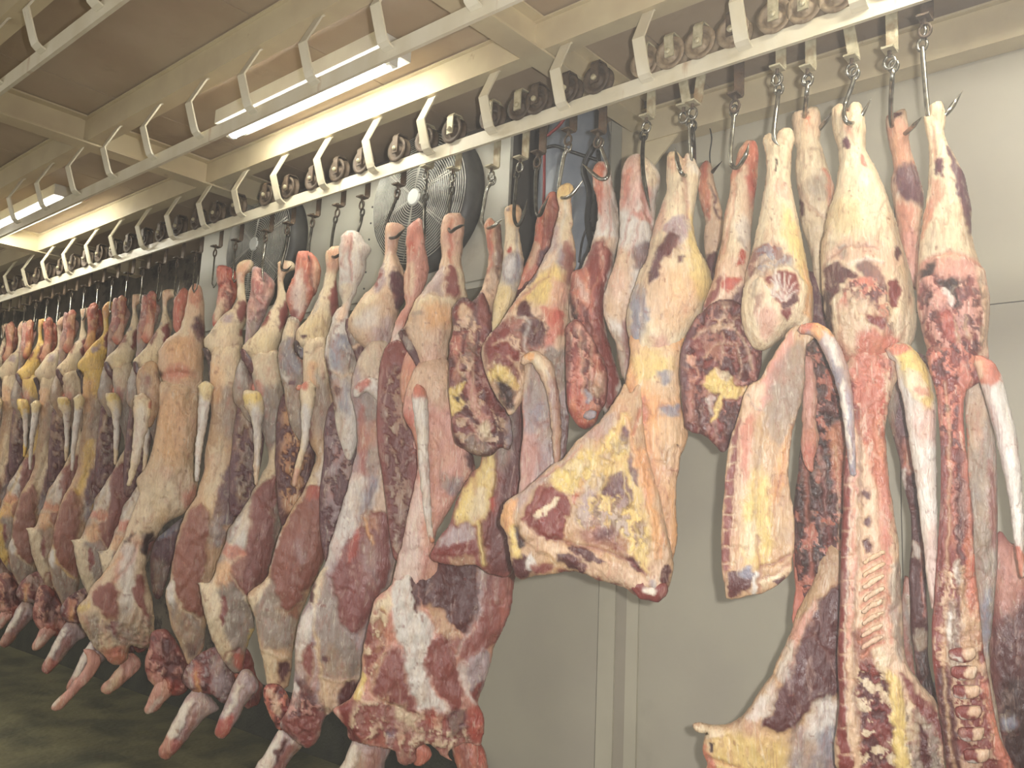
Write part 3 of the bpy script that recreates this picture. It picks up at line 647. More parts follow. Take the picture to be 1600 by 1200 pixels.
b.p('shank', band('1440,1095,8 1458,1080,16 1468,1120,16 1485,1180,14'), 'b', k=.7, off=-.03)

# D: leg with the shoulder and foreleg that juts out at the bottom
d = Meat('split_carcass', 'tall narrow beef side whose purple shoulder and pale stump jut left at the bottom edge', 1262, 175, -.15, 'beef side')
d.p('hind_leg', '1238,180 1256,173 1273,166 1281,173 1283,203 1281,223 1289,247 1298,276 1305,303 1301,326 1300,350 1305,400 1305,470 1280,480 1272,440 1264,390 1251,348 1248,313 1244,272 1244,232 1239,208', 'f', k=.8, patches=[
  ('h', '1240,180 1280,175 1282,215 1262,222 1242,205', 8, 0, .7), ('s', '1252,190 1265,188 1262,205', 3), ('u', '1250,188 1260,180 1262,184 1252,192', 1.5), ('g', '1262,285 1290,280 1296,310 1270,318', 10, 0, .6), ('s', '1288,270 1305,290 1306,330 1296,340 1292,310', 4, 0, .8), ('d', '1246,315 1254,320 1256,345 1248,345', 3), ('f', '1262,350 1290,345 1298,400 1285,440 1272,400', 8)],
  grooves=[('1248,300 1265,330 1285,345 1300,340', 4, 3, 'e', .4)])
d.p('flank', '1245,440 1272,425 1292,460 1300,545 1318,640 1332,740 1336,800 1330,900 1302,940 1262,950 1244,900 1238,820 1246,740 1256,640 1252,560', 'd', k=.5, patches=[
  ('u', '1265,440 1285,440 1296,500 1290,540 1272,500', 5), ('g', '1262,540 1290,545 1300,600 1285,640 1270,600', 8, 0, .7), ('r', '1285,580 1320,590 1330,700 1300,660', 8), ('d/k/s', '1255,560 1300,560 1325,650 1325,860 1290,940 1255,930 1242,800', 8, 0, .85), ('k', '1262,620 1275,700 1272,800 1255,820 1248,740', 8), ('k', '1282,680 1298,720 1298,800 1286,760', 7), ('k', '1300,650 1330,660 1330,670 1302,668', 4), ('s', '1296,670 1330,670 1332,760 1328,800 1302,760', 5, 0, .7)],
  grooves=[('1280,700 1292,800 1296,900', 4, 4, 'm', .6), ('1258,700 1262,800 1268,900', 4, 3, 's', .5), ('1305,700 1310,800 1312,880', 2, 2, 'h', .5)])
d.p('kidney_fat_strip', band('1262,560,7 1266,610,11 1264,650,11 1266,690,14 1264,715,10 1268,735,5'), 'p', k=.8, off=.085, patches=[('s', '1255,680 1285,680 1285,740 1255,740', 8)])
d.p('neck', '1240,850 1262,840 1290,850 1296,880 1280,905 1262,935 1250,960 1241,980 1238,965 1242,920', 's', k=.5, patches=[('g', '1262,850 1290,850 1292,880 1270,900 1258,890', 6), ('r', '1260,842 1275,850 1272,890 1262,890', 4)])
d.p('shoulder', '1286,862 1300,850 1318,870 1322,960 1320,1215 1115,1215 1106,1192 1098,1172 1100,1152 1108,1143 1098,1146 1086,1142 1083,1132 1094,1129 1120,1133 1136,1131 1152,1124 1170,1107 1181,1089 1194,1070 1206,1053 1216,1030 1226,1008 1236,985 1244,960 1257,935 1272,905', 't', k=.6, off=.03, cap=60, patches=[
  ('d', '1288,926 1325,926 1325,1065 1300,1080 1280,1092 1262,1108 1250,1118 1236,1138 1205,1134 1190,1128 1200,1100 1218,1070 1232,1040 1245,1010 1262,980 1276,950', 4, 5), ('u', '1215,1070 1245,1000 1262,960 1275,940 1270,980 1250,1030 1235,1080 1225,1110', 5, 0, .6),
  ('p', '1245,968 1262,955 1275,935 1272,960 1255,985 1240,1010 1235,995', 4, 2), ('w', '1228,1015 1240,1000 1238,1040 1225,1060 1215,1050', 5, 0, .8), ('w', '1190,1085 1210,1060 1212,1085 1200,1110 1180,1125 1170,1115', 5, 0, .8),
  ('y', '1115,1145 1160,1140 1200,1145 1230,1160 1220,1215 1130,1215', 14, 0, .8), ('w', '1270,1100 1300,1080 1310,1120 1290,1150 1262,1150', 8), ('b', '1280,1140 1320,1140 1320,1215 1262,1215', 12, 0, .8), ('b', '1240,1130 1262,1140 1255,1200 1235,1190', 9, 0, .6), ('f', '1086,1130 1130,1134 1128,1150 1100,1146', 4, 2), ('k', '1111,1160 1118,1160 1119,1172 1113,1172', 1.5, -3), ('s', '1098,1165 1110,1170 1120,1200 1108,1200', 4)],
  grooves=[('1262,930 1240,985 1222,1030 1205,1065', 3, 3), ('1108,1180 1150,1195 1190,1210', 4, 3, 's', .4), ('1225,1075 1235,1110 1240,1130', 2, 2), ('1250,1120 1240,1150 1235,1190', 3, 1.5, 'g', .5), ('1300,930 1280,1000 1262,1080', 5, 2)])

# E: hindquarter with curling blue-grey tail and hanging flank slab
e = Meat('beef_hindquarter', 'yellow beef hindquarter with curled blue-grey tail and long flank slab ending in a square cut', 1215, 205, .03, 'hindquarter')
e.p('hind_leg', '1194,212 1203,207 1211,215 1216,232 1214,210 1227,200 1239,206 1242,222 1238,238 1236,278 1241,313 1250,354 1258,398 1266,436 1271,462 1270,500 1262,525 1238,515 1222,528 1200,545 1180,545 1164,522 1158,488 1163,442 1169,412 1175,392 1181,366 1187,337 1191,310 1197,276 1197,246 1192,225', 'f', k=.8, patches=[
  ('y', '1225,330 1252,370 1262,410 1270,470 1250,450 1235,400 1222,370', 9, 0, .8), ('o', '1255,415 1272,460 1270,505 1258,500 1258,455', 4, 0, .8), ('f', '1195,225 1215,230 1214,270 1200,280', 4), ('p', '1210,292 1225,288 1235,305 1228,320 1214,312', 5, 0, .6), ('k', '1209,258 1212,256 1213,270 1210,272', 1.2),
  ('m', '1178,400 1200,392 1218,398 1205,410 1185,422 1172,440 1168,425', 5, 0, .8), ('b', '1186,412 1215,405 1235,412 1240,425 1215,428 1190,430', 6, 0, .7), ('f', '1180,470 1186,445 1206,432 1232,430 1252,444 1258,475 1245,500 1225,520 1200,545 1176,530 1165,505', 4, 2),
  ('r', '1196,440 1215,436 1240,438 1250,455 1250,470 1238,478 1225,482 1212,478 1218,462 1206,458', 3, -1), ('d', '1222,478 1244,470 1246,480 1228,488', 2, -1), ('m', '1182,470 1192,465 1188,490 1178,498', 4, 0, .7), ('r', '1222,490 1232,488 1234,500 1226,506', 2), ('p', '1185,495 1212,490 1212,525 1190,530', 6, 0, .7), ('w', '1208,430 1214,430 1214,470 1209,470', 1.5, 0, .8), ('m/b/h', '1172,405 1205,392 1225,398 1240,415 1215,430 1186,440 1172,460', 4, 0, .6)],
  grooves=[('1214,232 1217,262 1222,300', 2.5, 3, 't', .4), ('1178,470 1186,444 1208,430 1234,428 1254,444', 2.5, 2, 'g', .6), ('1165,440 1185,425 1205,420', 3, 2, 'd', .5)] + [('1222,478 %d,%d' % (1222 + 26 * math.cos(t), 470 - 30 * math.sin(t)), 1.4, 1.2, 'w', .8) for t in (.2, .6, 1.0, 1.4, 1.8, 2.3, 2.7)])
e.p('flank_slab', '1212,548 1224,532 1230,520 1242,510 1266,508 1286,516 1268,532 1260,545 1258,590 1254,623 1241,663 1234,703 1232,750 1240,800 1241,850 1238,880 1236,895 1220,911 1191,927 1162,933 1137,937 1133,917 1128,894 1127,833 1133,750 1140,690 1150,663 1163,617 1173,600 1188,590 1205,560', 't', k=.42, off=.055, cap=24, patches=[
  ('p', '1212,548 1235,520 1240,540 1215,600 1190,640 1170,660 1165,640 1185,600', 4), ('h', '1165,620 1185,600 1195,610 1180,660 1175,740 1165,830 1160,900 1150,900 1152,780 1155,690', 4), ('m', '1150,665 1160,660 1152,740 1146,830 1140,890 1128,890 1128,830 1136,740', 3), ('s', '1160,660 1178,650 1172,720 1162,760 1160,700', 5, 0, .8),
  ('g', '1215,560 1255,540 1256,620 1240,664 1232,700 1210,690 1198,650', 8, 0, .75), ('o', '1238,665 1232,720 1215,790 1205,770 1215,720 1228,680', 5, 0, .8), ('y', '1165,760 1190,730 1205,780 1208,860 1190,885 1160,870', 9, 0, .9), ('f', '1160,820 1180,815 1185,860 1165,870', 8, 0, .8),
  ('d', '1142,890 1160,886 1178,895 1176,912 1165,925 1142,932 1137,915', 2.5, 1), ('b', '1156,885 1172,888 1172,905 1158,900', 4, 0, .8), ('w', '1176,892 1184,895 1182,925 1176,928', 2), ('f', '1190,905 1232,882 1238,893 1215,905 1190,918', 2.5), ('u', '1210,905 1226,895 1228,902 1216,912', 2), ('t', '1208,790 1238,790 1240,870 1210,885', 6, 0, .6), ('g', '1212,830 1235,830 1230,850 1215,850', 6, 0, .3)],
  grooves=[('1202,610 1192,680 1182,760 1178,830', 3, 2.5, 'g', .4), ('1160,640 1152,720 1146,800 1142,880', 1.8, -2, 'h', .7), ('1187,885 1210,880 1236,866', 2.5, 3, 'm', .7), ('1183,840 1186,880 1186,930', 2.5, 3, 'm', .6), ('1190,905 1215,893 1236,880', 1.6, 2, 'e', .7), ('1240,664 1226,720 1212,780 1206,840', 3, 2, 'e', .4), ('1170,620 1180,640 1190,640', 2, 2, 'g', .6)]
  + [('1128,%d 1150,%d' % (y, y - 3), 1.6, 1.6, 'f', .6) for y in range(700, 890, 26)])
e.p('tail', band('1250,516,6 1270,514,10 1288,526,13 1304,556,14 1316,592,12 1324,640,9.5 1329,690,7.5 1334,742,5'), 'l', k=.9, off=.12, patches=[
  ('o', '1260,500 1290,505 1300,525 1280,530 1262,522', 4), ('s', '1248,505 1268,505 1268,520 1250,522', 3), ('b', '1290,530 1310,560 1325,620 1335,700 1338,745 1322,745 1318,650 1300,590', 5, 0, .75), ('w', '1284,520 1298,530 1312,565 1308,580 1292,550', 4), ('n', '1313,600 1319,600 1324,650 1330,720 1325,720 1318,660', 2, 0, .8)], lump=.5)

# F: joint with the round dark cut face
f = Meat('beef_hindquarter', 'red shanked beef hindquarter with big round dark cut face and a lump of yellow fat', 1165, 225, -.02, 'hindquarter')
f.p('hind_leg', '1153,240 1160,226 1169,220 1181,221 1185,235 1184,268 1180,313 1174,366 1174,410 1172,460 1160,490 1120,500 1097,487 1104,465 1113,442 1119,412 1128,375 1132,337 1140,298 1142,272 1150,255', 'h', k=.8, patches=[
  ('s', '1153,238 1165,224 1183,222 1186,240 1185,268 1180,310 1168,300 1166,262 1156,270 1140,300 1132,345 1126,350 1134,300', 5, 0, .9), ('R', '1170,228 1184,230 1184,290 1176,330 1170,280', 6, 0, .7), ('f', '1145,300 1158,280 1160,330 1168,370 1160,410 1140,400 1134,360', 8, 0, .8), ('w', '1150,350 1170,350 1172,385 1158,395', 8, 0, .6),
  ('R', '1135,440 1148,438 1160,440 1150,452 1135,460 1128,455', 3, 1), ('R', '1158,400 1166,400 1164,415 1152,420', 3), ('m', '1100,485 1110,455 1125,440 1128,448 1115,475 1104,495', 3), ('b', '1100,480 1104,478 1104,490 1100,492', 1.5), ('d', '1140,470 1165,450 1172,470 1160,490 1130,490', 6), ('d', '1150,385 1160,380 1168,395', 3, 0, .4)],
  grooves=[('1152,262 1148,300 1142,350 1130,400', 2.5, 3, 's', .5), ('1130,380 1120,420 1108,460 1100,490', 2.5, 2, 'r', .6)])
f.p('round_cut', '1097,487 1120,470 1148,470 1170,488 1186,515 1191,550 1185,590 1168,618 1157,650 1150,680 1138,698 1128,707 1118,697 1100,681 1080,676 1070,666 1066,632 1062,590 1063,560 1068,535 1080,508', 'd', k=.5, off=.03, cap=30, patches=[
  ('e', '1108,500 1130,492 1160,500 1178,530 1186,570 1178,595 1176,560 1160,525 1130,515 1105,525', 5, 0, .8), ('h', '1130,475 1145,480 1140,490 1160,495 1150,505 1130,495', 3, 1, .7), ('d/r/e', '1080,510 1120,480 1165,490 1185,530 1188,580 1160,640 1130,690 1080,670 1070,600', 8, 0, .8), ('h/d', '1105,505 1150,500 1160,515 1120,520', 4, 0, .7), ('y', '1098,598 1120,578 1128,590 1145,592 1150,602 1168,610 1150,622 1125,616 1105,612', 3, 5), ('f', '1118,578 1130,580 1145,592 1130,596', 2, 1), ('y', '1124,616 1132,618 1122,645 1114,665 1112,655', 2, 3),
  ('w', '1106,618 1114,622 1112,650 1106,640', 3, 0, .7), ('e', '1073,615 1083,618 1086,650 1078,660 1074,640', 3, 0, .9), ('p', '1074,562 1085,560 1090,568 1080,576', 2, 2), ('p', '1092,600 1098,592 1100,602', 2), ('u', '1065,500 1080,510 1075,560 1072,620 1064,620', 6, 0, .8), ('k', '1085,640 1100,640 1104,670 1088,668', 6, 0, .6), ('k', '1130,650 1150,640 1150,680 1135,690', 6, 0, .7)],
  grooves=[('1085,530 1110,515 1140,515 1165,540 1175,580', 2.5, -2, 'h', .5), ('1100,560 1120,540 1145,540', 2, 2, 'h', .4), ('1095,590 1085,620 1090,660', 3, 3), ('1150,540 1160,570 1150,600', 2, 2, 'h', .4), ('1078,600 1090,590 1086,575', 2, 2, 'p', .6), ('1130,525 1128,560 1120,578', 1.6, 1.5, 'h', .5)], lump=1.6)

# G: thin leg showing behind
g = Meat('beef_hindquarter', 'thin red shank seen behind, between the orange forequarter and the red shanked leg', 1104, 252, -.30, 'hindquarter')
g.p('hind_leg', '1092,265 1104,250 1112,262 1118,290 1128,330 1131,368 1122,395 1120,425 1112,445 1104,420 1100,370 1102,345 1095,320 1089,290', 'h', k=.8, patches=[('s', '1090,262 1104,252 1108,300 1108,345 1098,330', 4), ('u', '1110,290 1122,330 1126,350 1120,345 1112,310', 3), ('d', '1102,405 1122,400 1118,450 1108,440', 4)])
g.p('flank', '1092,420 1125,420 1130,520 1120,600 1090,560 1086,480', 'd', k=.5)

# H: orange loin and folded forequarter
h = Meat('beef_forequarter', 'large orange and yellow beef carcass folded into a wide triangular shoulder', 1072, 238, .0, 'carcass')
h.p('hind_leg', '1043,244 1050,237 1060,240 1066,248 1074,239 1084,248 1091,262 1095,272 1092,284 1086,320 1083,345 1086,370 1090,388 1107,417 1113,447 1106,468 1097,493 1083,512 1072,530 1060,560 1000,565 985,530 978,500 986,467 997,433 1013,400 1020,360 1033,327 1042,297 1041,267', 'f', k=.8, patches=[
  ('y', '1074,340 1086,350 1092,390 1112,440 1104,470 1085,470 1076,420', 7, 0, .8), ('o', '1020,440 1050,430 1080,440 1090,480 1070,520 1030,520 1015,480', 16, 0, .5), ('h', '1000,440 1040,420 1045,480 1010,500', 10, 0, .6), ('l', '1040,358 1060,346 1075,345 1076,370 1070,392 1050,400 1040,392', 4), ('d', '1028,402 1040,376 1057,371 1060,395 1050,412 1036,418 1028,444 1016,454 1014,430', 3, 2), ('u', '1024,410 1036,400 1032,425 1024,448 1018,440', 3, 1), ('u', '1062,410 1074,408 1070,420 1062,424', 3),
  ('p', '1020,335 1040,320 1036,360 1022,380', 6, 0, .7), ('b', '985,460 1004,452 1012,500 1002,538 988,535', 6, 0, .9), ('p', '1020,535 1042,530 1045,555 1022,560', 7, 0, .7), ('w', '1070,245 1090,262 1092,275 1078,275', 6, 0, .7), ('s', '1044,248 1058,244 1062,262 1048,275', 5, 0, .4), ('p', '1005,370 1020,365 1015,410 1005,410', 6, 0, .5)],
  grooves=[('1068,250 1070,285 1072,325 1074,350', 4, 6, 'e', .6), ('1013,400 1005,430 1002,470 1006,520', 3, 2, 't', .4), ('1074,352 1076,400 1082,430', 2, -1.5, 'f', .6)])
h.p('loin', '985,520 1010,505 1050,505 1080,500 1070,535 1064,565 1063,620 1069,650 1075,677 1069,700 1064,714 1060,740 1057,762 1056,790 1059,829 1057,850 1053,870 1048,890 1044,914 1030,930 1010,930 1005,860 1000,780 990,700 985,640 978,600 984,560', 'o', k=.42, off=-.01, cap=30, patches=[
  ('f', '990,540 1040,530 1062,560 1062,620 1030,620 1000,590', 14, 0, .6), ('p', '1008,528 1025,515 1042,525 1036,542 1015,540', 6, 0, .8), ('y', '990,560 1020,555 1050,565 1040,590 1000,600 990,580', 8, 0, .8), ('b', '1030,588 1046,584 1045,600 1034,606', 5, 0, .8), ('b', '1030,640 1050,632 1062,632 1058,648 1040,652', 5, 0, .9), ('s', '985,625 1005,620 1012,650 1000,680 988,670', 8), ('f', '1030,660 1065,650 1072,690 1056,760 1040,740', 14, 0, .5), ('t', '1020,690 1050,700 1052,780 1050,860 1030,880 1020,780', 14, 0, .5), ('k', '1056,697 1062,694 1062,699', 1)],
  grooves=[('1008,640 1018,720 1020,800 1028,870', 4, 2, 'e', .35), ('1046,780 1040,820 1044,860', 3, 2, 't', .4), ('1066,640 1060,700 1050,760', 3, 1.5)])
h.p('shoulder', '1000,600 985,615 976,600 966,618 951,642 930,666 902,688 880,716 866,724 840,748 815,768 793,781 785,797 782,818 792,834 795,853 800,880 805,898 816,906 836,900 868,897 899,893 935,907 976,918 990,929 1017,939 1032,936 1046,914 1052,880 1048,850 1040,820 1030,770 1015,720 1005,660', 't', k=.55, off=.05, cap=46, patches=[
  ('l', '930,668 962,650 940,700 900,718 868,740 830,775 812,800 792,800 790,785 840,750 880,718', 6, 0, .7), ('o', '785,790 805,778 808,800 800,830 786,825', 5, 0, .9), ('r', '852,758 870,764 888,779 896,798 884,820 880,846 852,838 830,824 816,812 825,796 838,774', 2.5, 5), ('f', '838,806 850,795 865,785 878,780 872,790 856,800 844,812', 1.5, 1), ('y', '861,750 880,730 907,714 935,694 957,676 976,648 982,655 974,680 962,700 946,712 928,736 916,762 900,772 878,770', 5, 2),
  ('R', '902,768 912,750 918,752 908,775 900,790', 2.5, 0, .8), ('y', '965,690 985,720 1000,760 1012,800 1020,860 990,850 950,820 930,800 935,770 950,730', 12, 0, .75), ('f', '935,780 960,790 990,830 960,840 920,820 900,800', 12, 0, .7), ('l', '915,760 932,740 940,770 930,800 912,795', 6, 0, .8), ('u', '946,742 976,738 986,782 972,790 948,776 940,760', 3, 1), ('u', '974,672 986,680 984,702 976,700', 2.5), ('u', '982,706 996,740 996,756 984,740', 3, 0, .9), ('u', '956,700 972,690 965,712 950,716', 3, 0, .7), ('u', '930,690 945,682 938,705 926,715', 4, 0, .7),
  ('y/l/u', '905,790 950,770 1000,800 1015,860 960,850 910,820', 9, 0, .65), ('y/f', '880,720 960,680 985,700 940,760 880,765', 7, 0, .5), ('m', '905,835 940,820 975,835 990,860 1000,880 960,862 925,850', 7, 0, .7), ('u', '932,830 956,826 955,840 935,844', 5, 0, .7), ('y', '980,860 1010,850 1016,890 1000,882', 6, 0, .8), ('o', '990,720 1008,700 1022,780 1040,850 1030,870 1015,800', 5, 0, .9), ('h', '820,815 835,822 868,850 900,855 945,870 985,895 1010,905 1030,880 1040,900 1025,925 990,920 940,900 890,880 850,860 825,840', 4, 3),
  ('d', '888,853 912,856 935,868 948,878 920,874 896,864', 2, 1), ('d', '876,864 900,868 918,880 912,892 890,888 874,876', 2.5, 3), ('d', '800,880 816,868 830,875 836,890 820,904 806,900', 3, 2), ('w', '828,868 838,872 834,890 826,888', 3), ('m', '838,880 868,884 860,897 838,900', 4), ('r', '875,890 935,902 985,922 975,918 930,912 880,900', 3, 0, .9), ('d', '1031,892 1042,884 1050,890 1046,905 1036,918 1030,912', 2.5), ('d', '985,925 1005,920 1030,925 1030,938 1008,940', 3, 0, .8), ('b', '1014,905 1022,905 1022,918 1015,918', 3, 0, .7), ('d', '975,870 1000,880 1010,898 990,890', 3), ('y', '795,830 808,820 812,850 818,870 806,870 798,855', 4), ('k', '806,822 816,826 824,850 812,858', 4, -3), ('t', '818,822 850,842 866,870 875,880 866,872 845,855 825,840', 3, 3)],
  grooves=[('852,756 840,790 822,812', 2.5, 3, 'e', .5), ('976,650 968,680 960,720 945,760 925,800', 3, -3, 'y', .6), ('980,655 992,700 1006,750 1020,810 1025,870', 3, -2.5, 'o', .6), ('818,812 860,840 905,852 960,865 1010,896', 2.5, 3, 'r', .6), ('900,795 885,830 890,850', 3, 2), ('985,700 975,740 985,790 1000,840', 2, 1.5, 'y', .5), ('1000,640 990,680', 3, 3, 'R', .6), ('838,750 870,735 910,700', 2, 1.5, 's', .5)], lump=1.3)
h.p('shank_end', '985,915 1005,905 1030,910 1044,915 1040,932 1028,942 1012,938 998,934', 'r', k=.7, off=.075, patches=[('n', '1008,915 1022,912 1022,926 1012,926', 3)])
# I J K L : hindquarters between the fan and the orange carcass
i_ = Meat('beef_hindquarter', 'pink and cream thigh with a broad rounded hock, just left of the orange carcass', 1005, 245, -.03, 'hindquarter')
i_.p('hind_leg', '972,266 978,250 990,242 1003,243 1017,253 1030,270 1032,287 1026,310 1024,335 1024,370 1018,400 1010,430 1000,450 992,475 984,505 986,540 990,585 985,625 978,605 970,578 962,540 953,520 943,492 943,467 953,433 963,400 968,367 968,333 969,300', 'w', k=.8, patches=[
  ('p', '972,262 985,245 1000,246 1002,290 995,330 985,340 970,320', 8, 0, .7), ('s', '976,275 984,268 984,300 976,320 968,330', 4, 0, .8), ('f', '1004,250 1022,262 1030,285 1015,300 1006,280', 6, 0, .9), ('s', '1000,290 1016,300 1012,330 1000,320', 6, 0, .6), ('u', '990,392 1012,384 1020,395 1008,420 996,430 988,425', 6, 0, .8), ('s', '985,340 1000,335 1018,330 1016,350 995,350', 5, 0, .7), ('h', '960,400 985,400 985,470 978,505 950,500 944,480', 8), ('p', '955,430 975,425 972,460 955,460', 8, 0, .4), ('g', '950,520 975,530 985,580 985,610 970,590 955,540', 6, 0, .9), ('r', '974,505 988,505 992,560 984,600 976,560', 4, 0, .8), ('s', '958,450 960,453 958,458', 1.5)],
  grooves=[('1000,248 1003,290 1008,330 1020,370', 3, 4, 'e', .7), ('985,340 976,375 970,400', 2, 1.5, 'R', .5), ('1004,330 996,370 984,405', 2, 1.5, 'R', .4), ('942,490 955,522 972,548', 2, -2, 'h', .6)])
j = Meat('beef_hindquarter', 'pink shank over a glossy dark red thigh, pierced by a bright steel hook', 938, 257, -.02, 'hindquarter')
j.p('hind_leg', '926,268 929,258 938,253 948,257 955,267 957,290 963,310 967,340 967,373 960,400 955,433 948,460 944,490 950,530 962,570 974,610 978,650 960,660 935,630 918,580 900,530 890,495 890,450 896,425 907,422 916,402 923,387 932,350 935,345 932,312 926,285', 'w', k=.8, patches=[
  ('s', '926,262 940,254 946,262 942,300 938,340 930,330 925,290', 4), ('R', '930,254 946,256 944,278 930,276', 4, 0, .8), ('p', '945,290 950,320 948,350 938,370 936,330', 5, 0, .6), ('g', '955,290 965,330 964,370 955,360', 5, 0, .6), ('h', '916,400 926,378 950,380 962,378 956,400 935,395', 5, 0, .8),
  ('r', '916,402 925,386 940,384 954,398 958,412 950,440 944,470 944,500 954,545 968,590 960,640 935,620 915,570 898,520 890,480 893,428 908,424', 3, 4), ('p', '936,392 941,390 944,420 942,445 937,430', 3, 0, .7), ('r/s', '893,430 915,425 925,480 930,560 905,520', 6, 0, .8), ('s', '893,430 908,424 916,440 922,470 915,490 905,470 898,450', 6, 0, .8), ('w', '902,440 912,455 922,470 918,480 908,470', 4, 0, .5), ('d', '905,480 925,500 935,560 920,560', 6, 0, .7), ('k', '888,460 896,480 905,520 892,505', 3)],
  grooves=[('950,262 950,300 954,340 950,380', 2, 2.5, 's', .5), ('948,385 940,430 925,470 930,540 948,600', 3, 3, 's', .4)])
j.p('hanging_cut', '884,515 892,503 901,500 912,508 926,528 940,555 949,580 950,605 946,630 936,648 930,662 915,671 902,664 890,645 885,610 884,560', 'r', k=.6, off=.085, patches=[
  ('p', '898,508 908,512 918,530 922,550 912,545 902,525', 4, 1), ('r/p/d', '886,520 925,530 945,590 935,650 905,660 886,600', 7, 0, .8), ('s', '900,560 910,575 912,620 902,610', 5, 0, .7), ('s', '925,545 935,570 938,600 930,600', 5, 0, .7), ('R', '888,620 905,610 925,630 935,650 915,668 895,650', 6, 0, .7), ('b', '914,612 922,612 923,632 915,630', 2.5, 1), ('h', '930,590 946,590 942,620 932,625', 4, 0, .5), ('s', '896,600 902,605 898,640 892,630', 3, 0, .9), ('d', '886,520 894,540 890,600 884,580', 4, 0, .7)],
  grooves=[('905,515 908,560 912,600 912,640', 3, 3, 'h', .35), ('925,540 922,580 926,620', 2.5, 2, 'h', .35)], lump=1.5)
j.p('bone_end', band('918,650,8 926,647,8'), 'b', k=.9, off=.13)
k = Meat('beef_hindquarter', 'yellow topped beef hindquarter with dark pelvic hollow and a curved grey-pink tail', 884, 288, .0, 'hindquarter')
k.p('hind_leg', '870,300 877,290 887,285 896,292 896,304 893,314 895,345 894,362 899,388 900,415 896,450 892,485 890,530 888,600 880,640 862,600 846,570 826,558 822,580 818,620 800,648 785,634 768,605 756,575 752,548 762,528 782,505 800,478 820,450 840,424 850,402 860,385 865,360 873,334 872,320', 'h', k=.62, patches=[
  ('y', '872,296 886,286 896,295 890,312 880,318 870,308', 4, 0, .8), ('f', '878,320 890,320 890,360 884,385 876,370', 5), ('l', '862,360 874,350 870,390 850,410 838,430 845,400', 6, 0, .8), ('m', '882,380 892,384 898,420 892,450 880,450 876,410', 4, 0, .8), ('r', '886,390 894,395 896,430 888,440', 4, 1, .6), ('b', '870,400 878,380 880,420 870,440', 4, 0, .6), ('y', '836,440 870,420 880,460 862,478 830,478 815,470', 9, 0, .9), ('u', '828,425 840,420 838,440 826,446', 3), ('p', '862,450 884,450 882,480 860,490', 6, 0, .8),
  ('r/h/d', '765,530 800,500 850,505 860,545 830,560 812,600 800,630 770,600 755,560', 6, 0, .8), ('d', '812,480 822,474 832,482 834,500 822,502 810,494', 2.5, -4), ('h', '800,490 812,500 830,505 845,512 838,530 818,515 800,505', 4), ('d', '820,508 840,505 850,520 846,545 830,540 815,525', 3, -2), ('s', '845,490 862,485 880,500 885,520 868,540 856,560 848,545 856,515', 5), ('R', '856,495 872,492 878,505 868,515', 4, 0, .8),
  ('r', '762,530 785,505 808,498 810,515 795,530 805,545 815,560 800,580 780,560 765,570 755,550', 4, 2), ('m', '765,575 785,558 800,565 812,585 810,620 790,600', 5, 0, .7), ('y', '762,585 785,575 800,590 810,610 795,612 775,605', 5), ('k', '772,600 792,600 805,620 802,640 785,630', 5, -2), ('e', '790,505 812,500 816,512 800,520', 3), ('g', '850,555 870,545 886,560 884,630 868,600', 6), ('d', '765,500 800,470 815,450 806,470 790,492', 3, 0, .7), ('s', '785,495 815,465 835,448 830,460 805,485', 3, 0, .7)],
  grooves=[('884,310 880,350 870,400 850,425', 2, 2, 'w', .5), ('800,478 830,455 860,440', 2.5, 2, 'e', .5), ('812,500 826,510 820,540 828,556', 3, 3, 'w', .5), ('770,545 790,535 800,540', 2, 2, 'h', .6), ('795,560 810,575 818,600', 2, 2, 'h', .5)], lump=1.3)
k.p('flank', '814,575 826,555 846,552 872,566 888,600 889,650 886,700 880,740 860,780 840,810 800,850 800,800 811,766 813,725 817,670 815,610', 'l', k=.4, cap=24, patches=[
  ('g', '825,570 860,570 880,620 878,680 850,690 825,640', 16, 0, .7), ('b', '830,640 850,630 856,665 840,672', 8, 0, .6), ('f', '820,560 834,556 826,600 818,620', 5, 0, .5), ('p', '818,680 840,690 835,760 815,800 812,760', 8, 0, .7), ('s', '812,580 818,640 816,700 811,720', 3, 0, .7), ('d', '872,640 890,660 885,720 870,700', 5, 0, .8)], grooves=[('875,600 872,660 876,720', 3, 3)])
k.p('tail', band('818,566,5 832,558,10 850,572,12.5 862,605,10.5 868,650,8.5 870,695,6.5 871,738,4.5'), 'h', k=.9, off=.085, patches=[('m', '860,600 876,610 880,745 864,745 862,660', 4, 0, .7), ('f', '825,552 846,560 860,590 850,590 836,572', 3, 0, .8), ('l', '852,580 866,610 870,680 864,680 858,620', 3, 0, .6), ('o', '818,558 834,552 836,560 822,568', 2)], lump=.4)
k0 = Meat('beef_hindquarter', 'raw reddish shank beside a bright hook, behind the yellow topped hindquarter', 862, 300, -.16, 'hindquarter')
k0.p('hind_leg', '850,316 858,302 868,300 874,320 872,350 866,378 856,400 842,424 822,450 806,468 806,445 820,415 832,385 836,352 842,330', 's', k=.75, patches=[('m', '856,315 870,310 868,360 856,385 852,350', 5, 0, .8), ('R', '838,340 846,335 842,370 834,380', 3, 0, .7), ('h', '826,395 836,380 840,400 825,425', 4, 0, .8), ('u', '845,395 856,385 852,405 840,415', 3)], grooves=[('848,330 850,370 840,410', 2.5, 3, 'd', .5)])
k0.p('flank', '800,450 830,440 850,470 850,560 830,600 800,560', 'd', k=.4)
l = Meat('beef_hindquarter', 'blue-white and yellow shank hung before the cream wall, left of the yellow topped hindquarter', 802, 322, -.02, 'hindquarter')
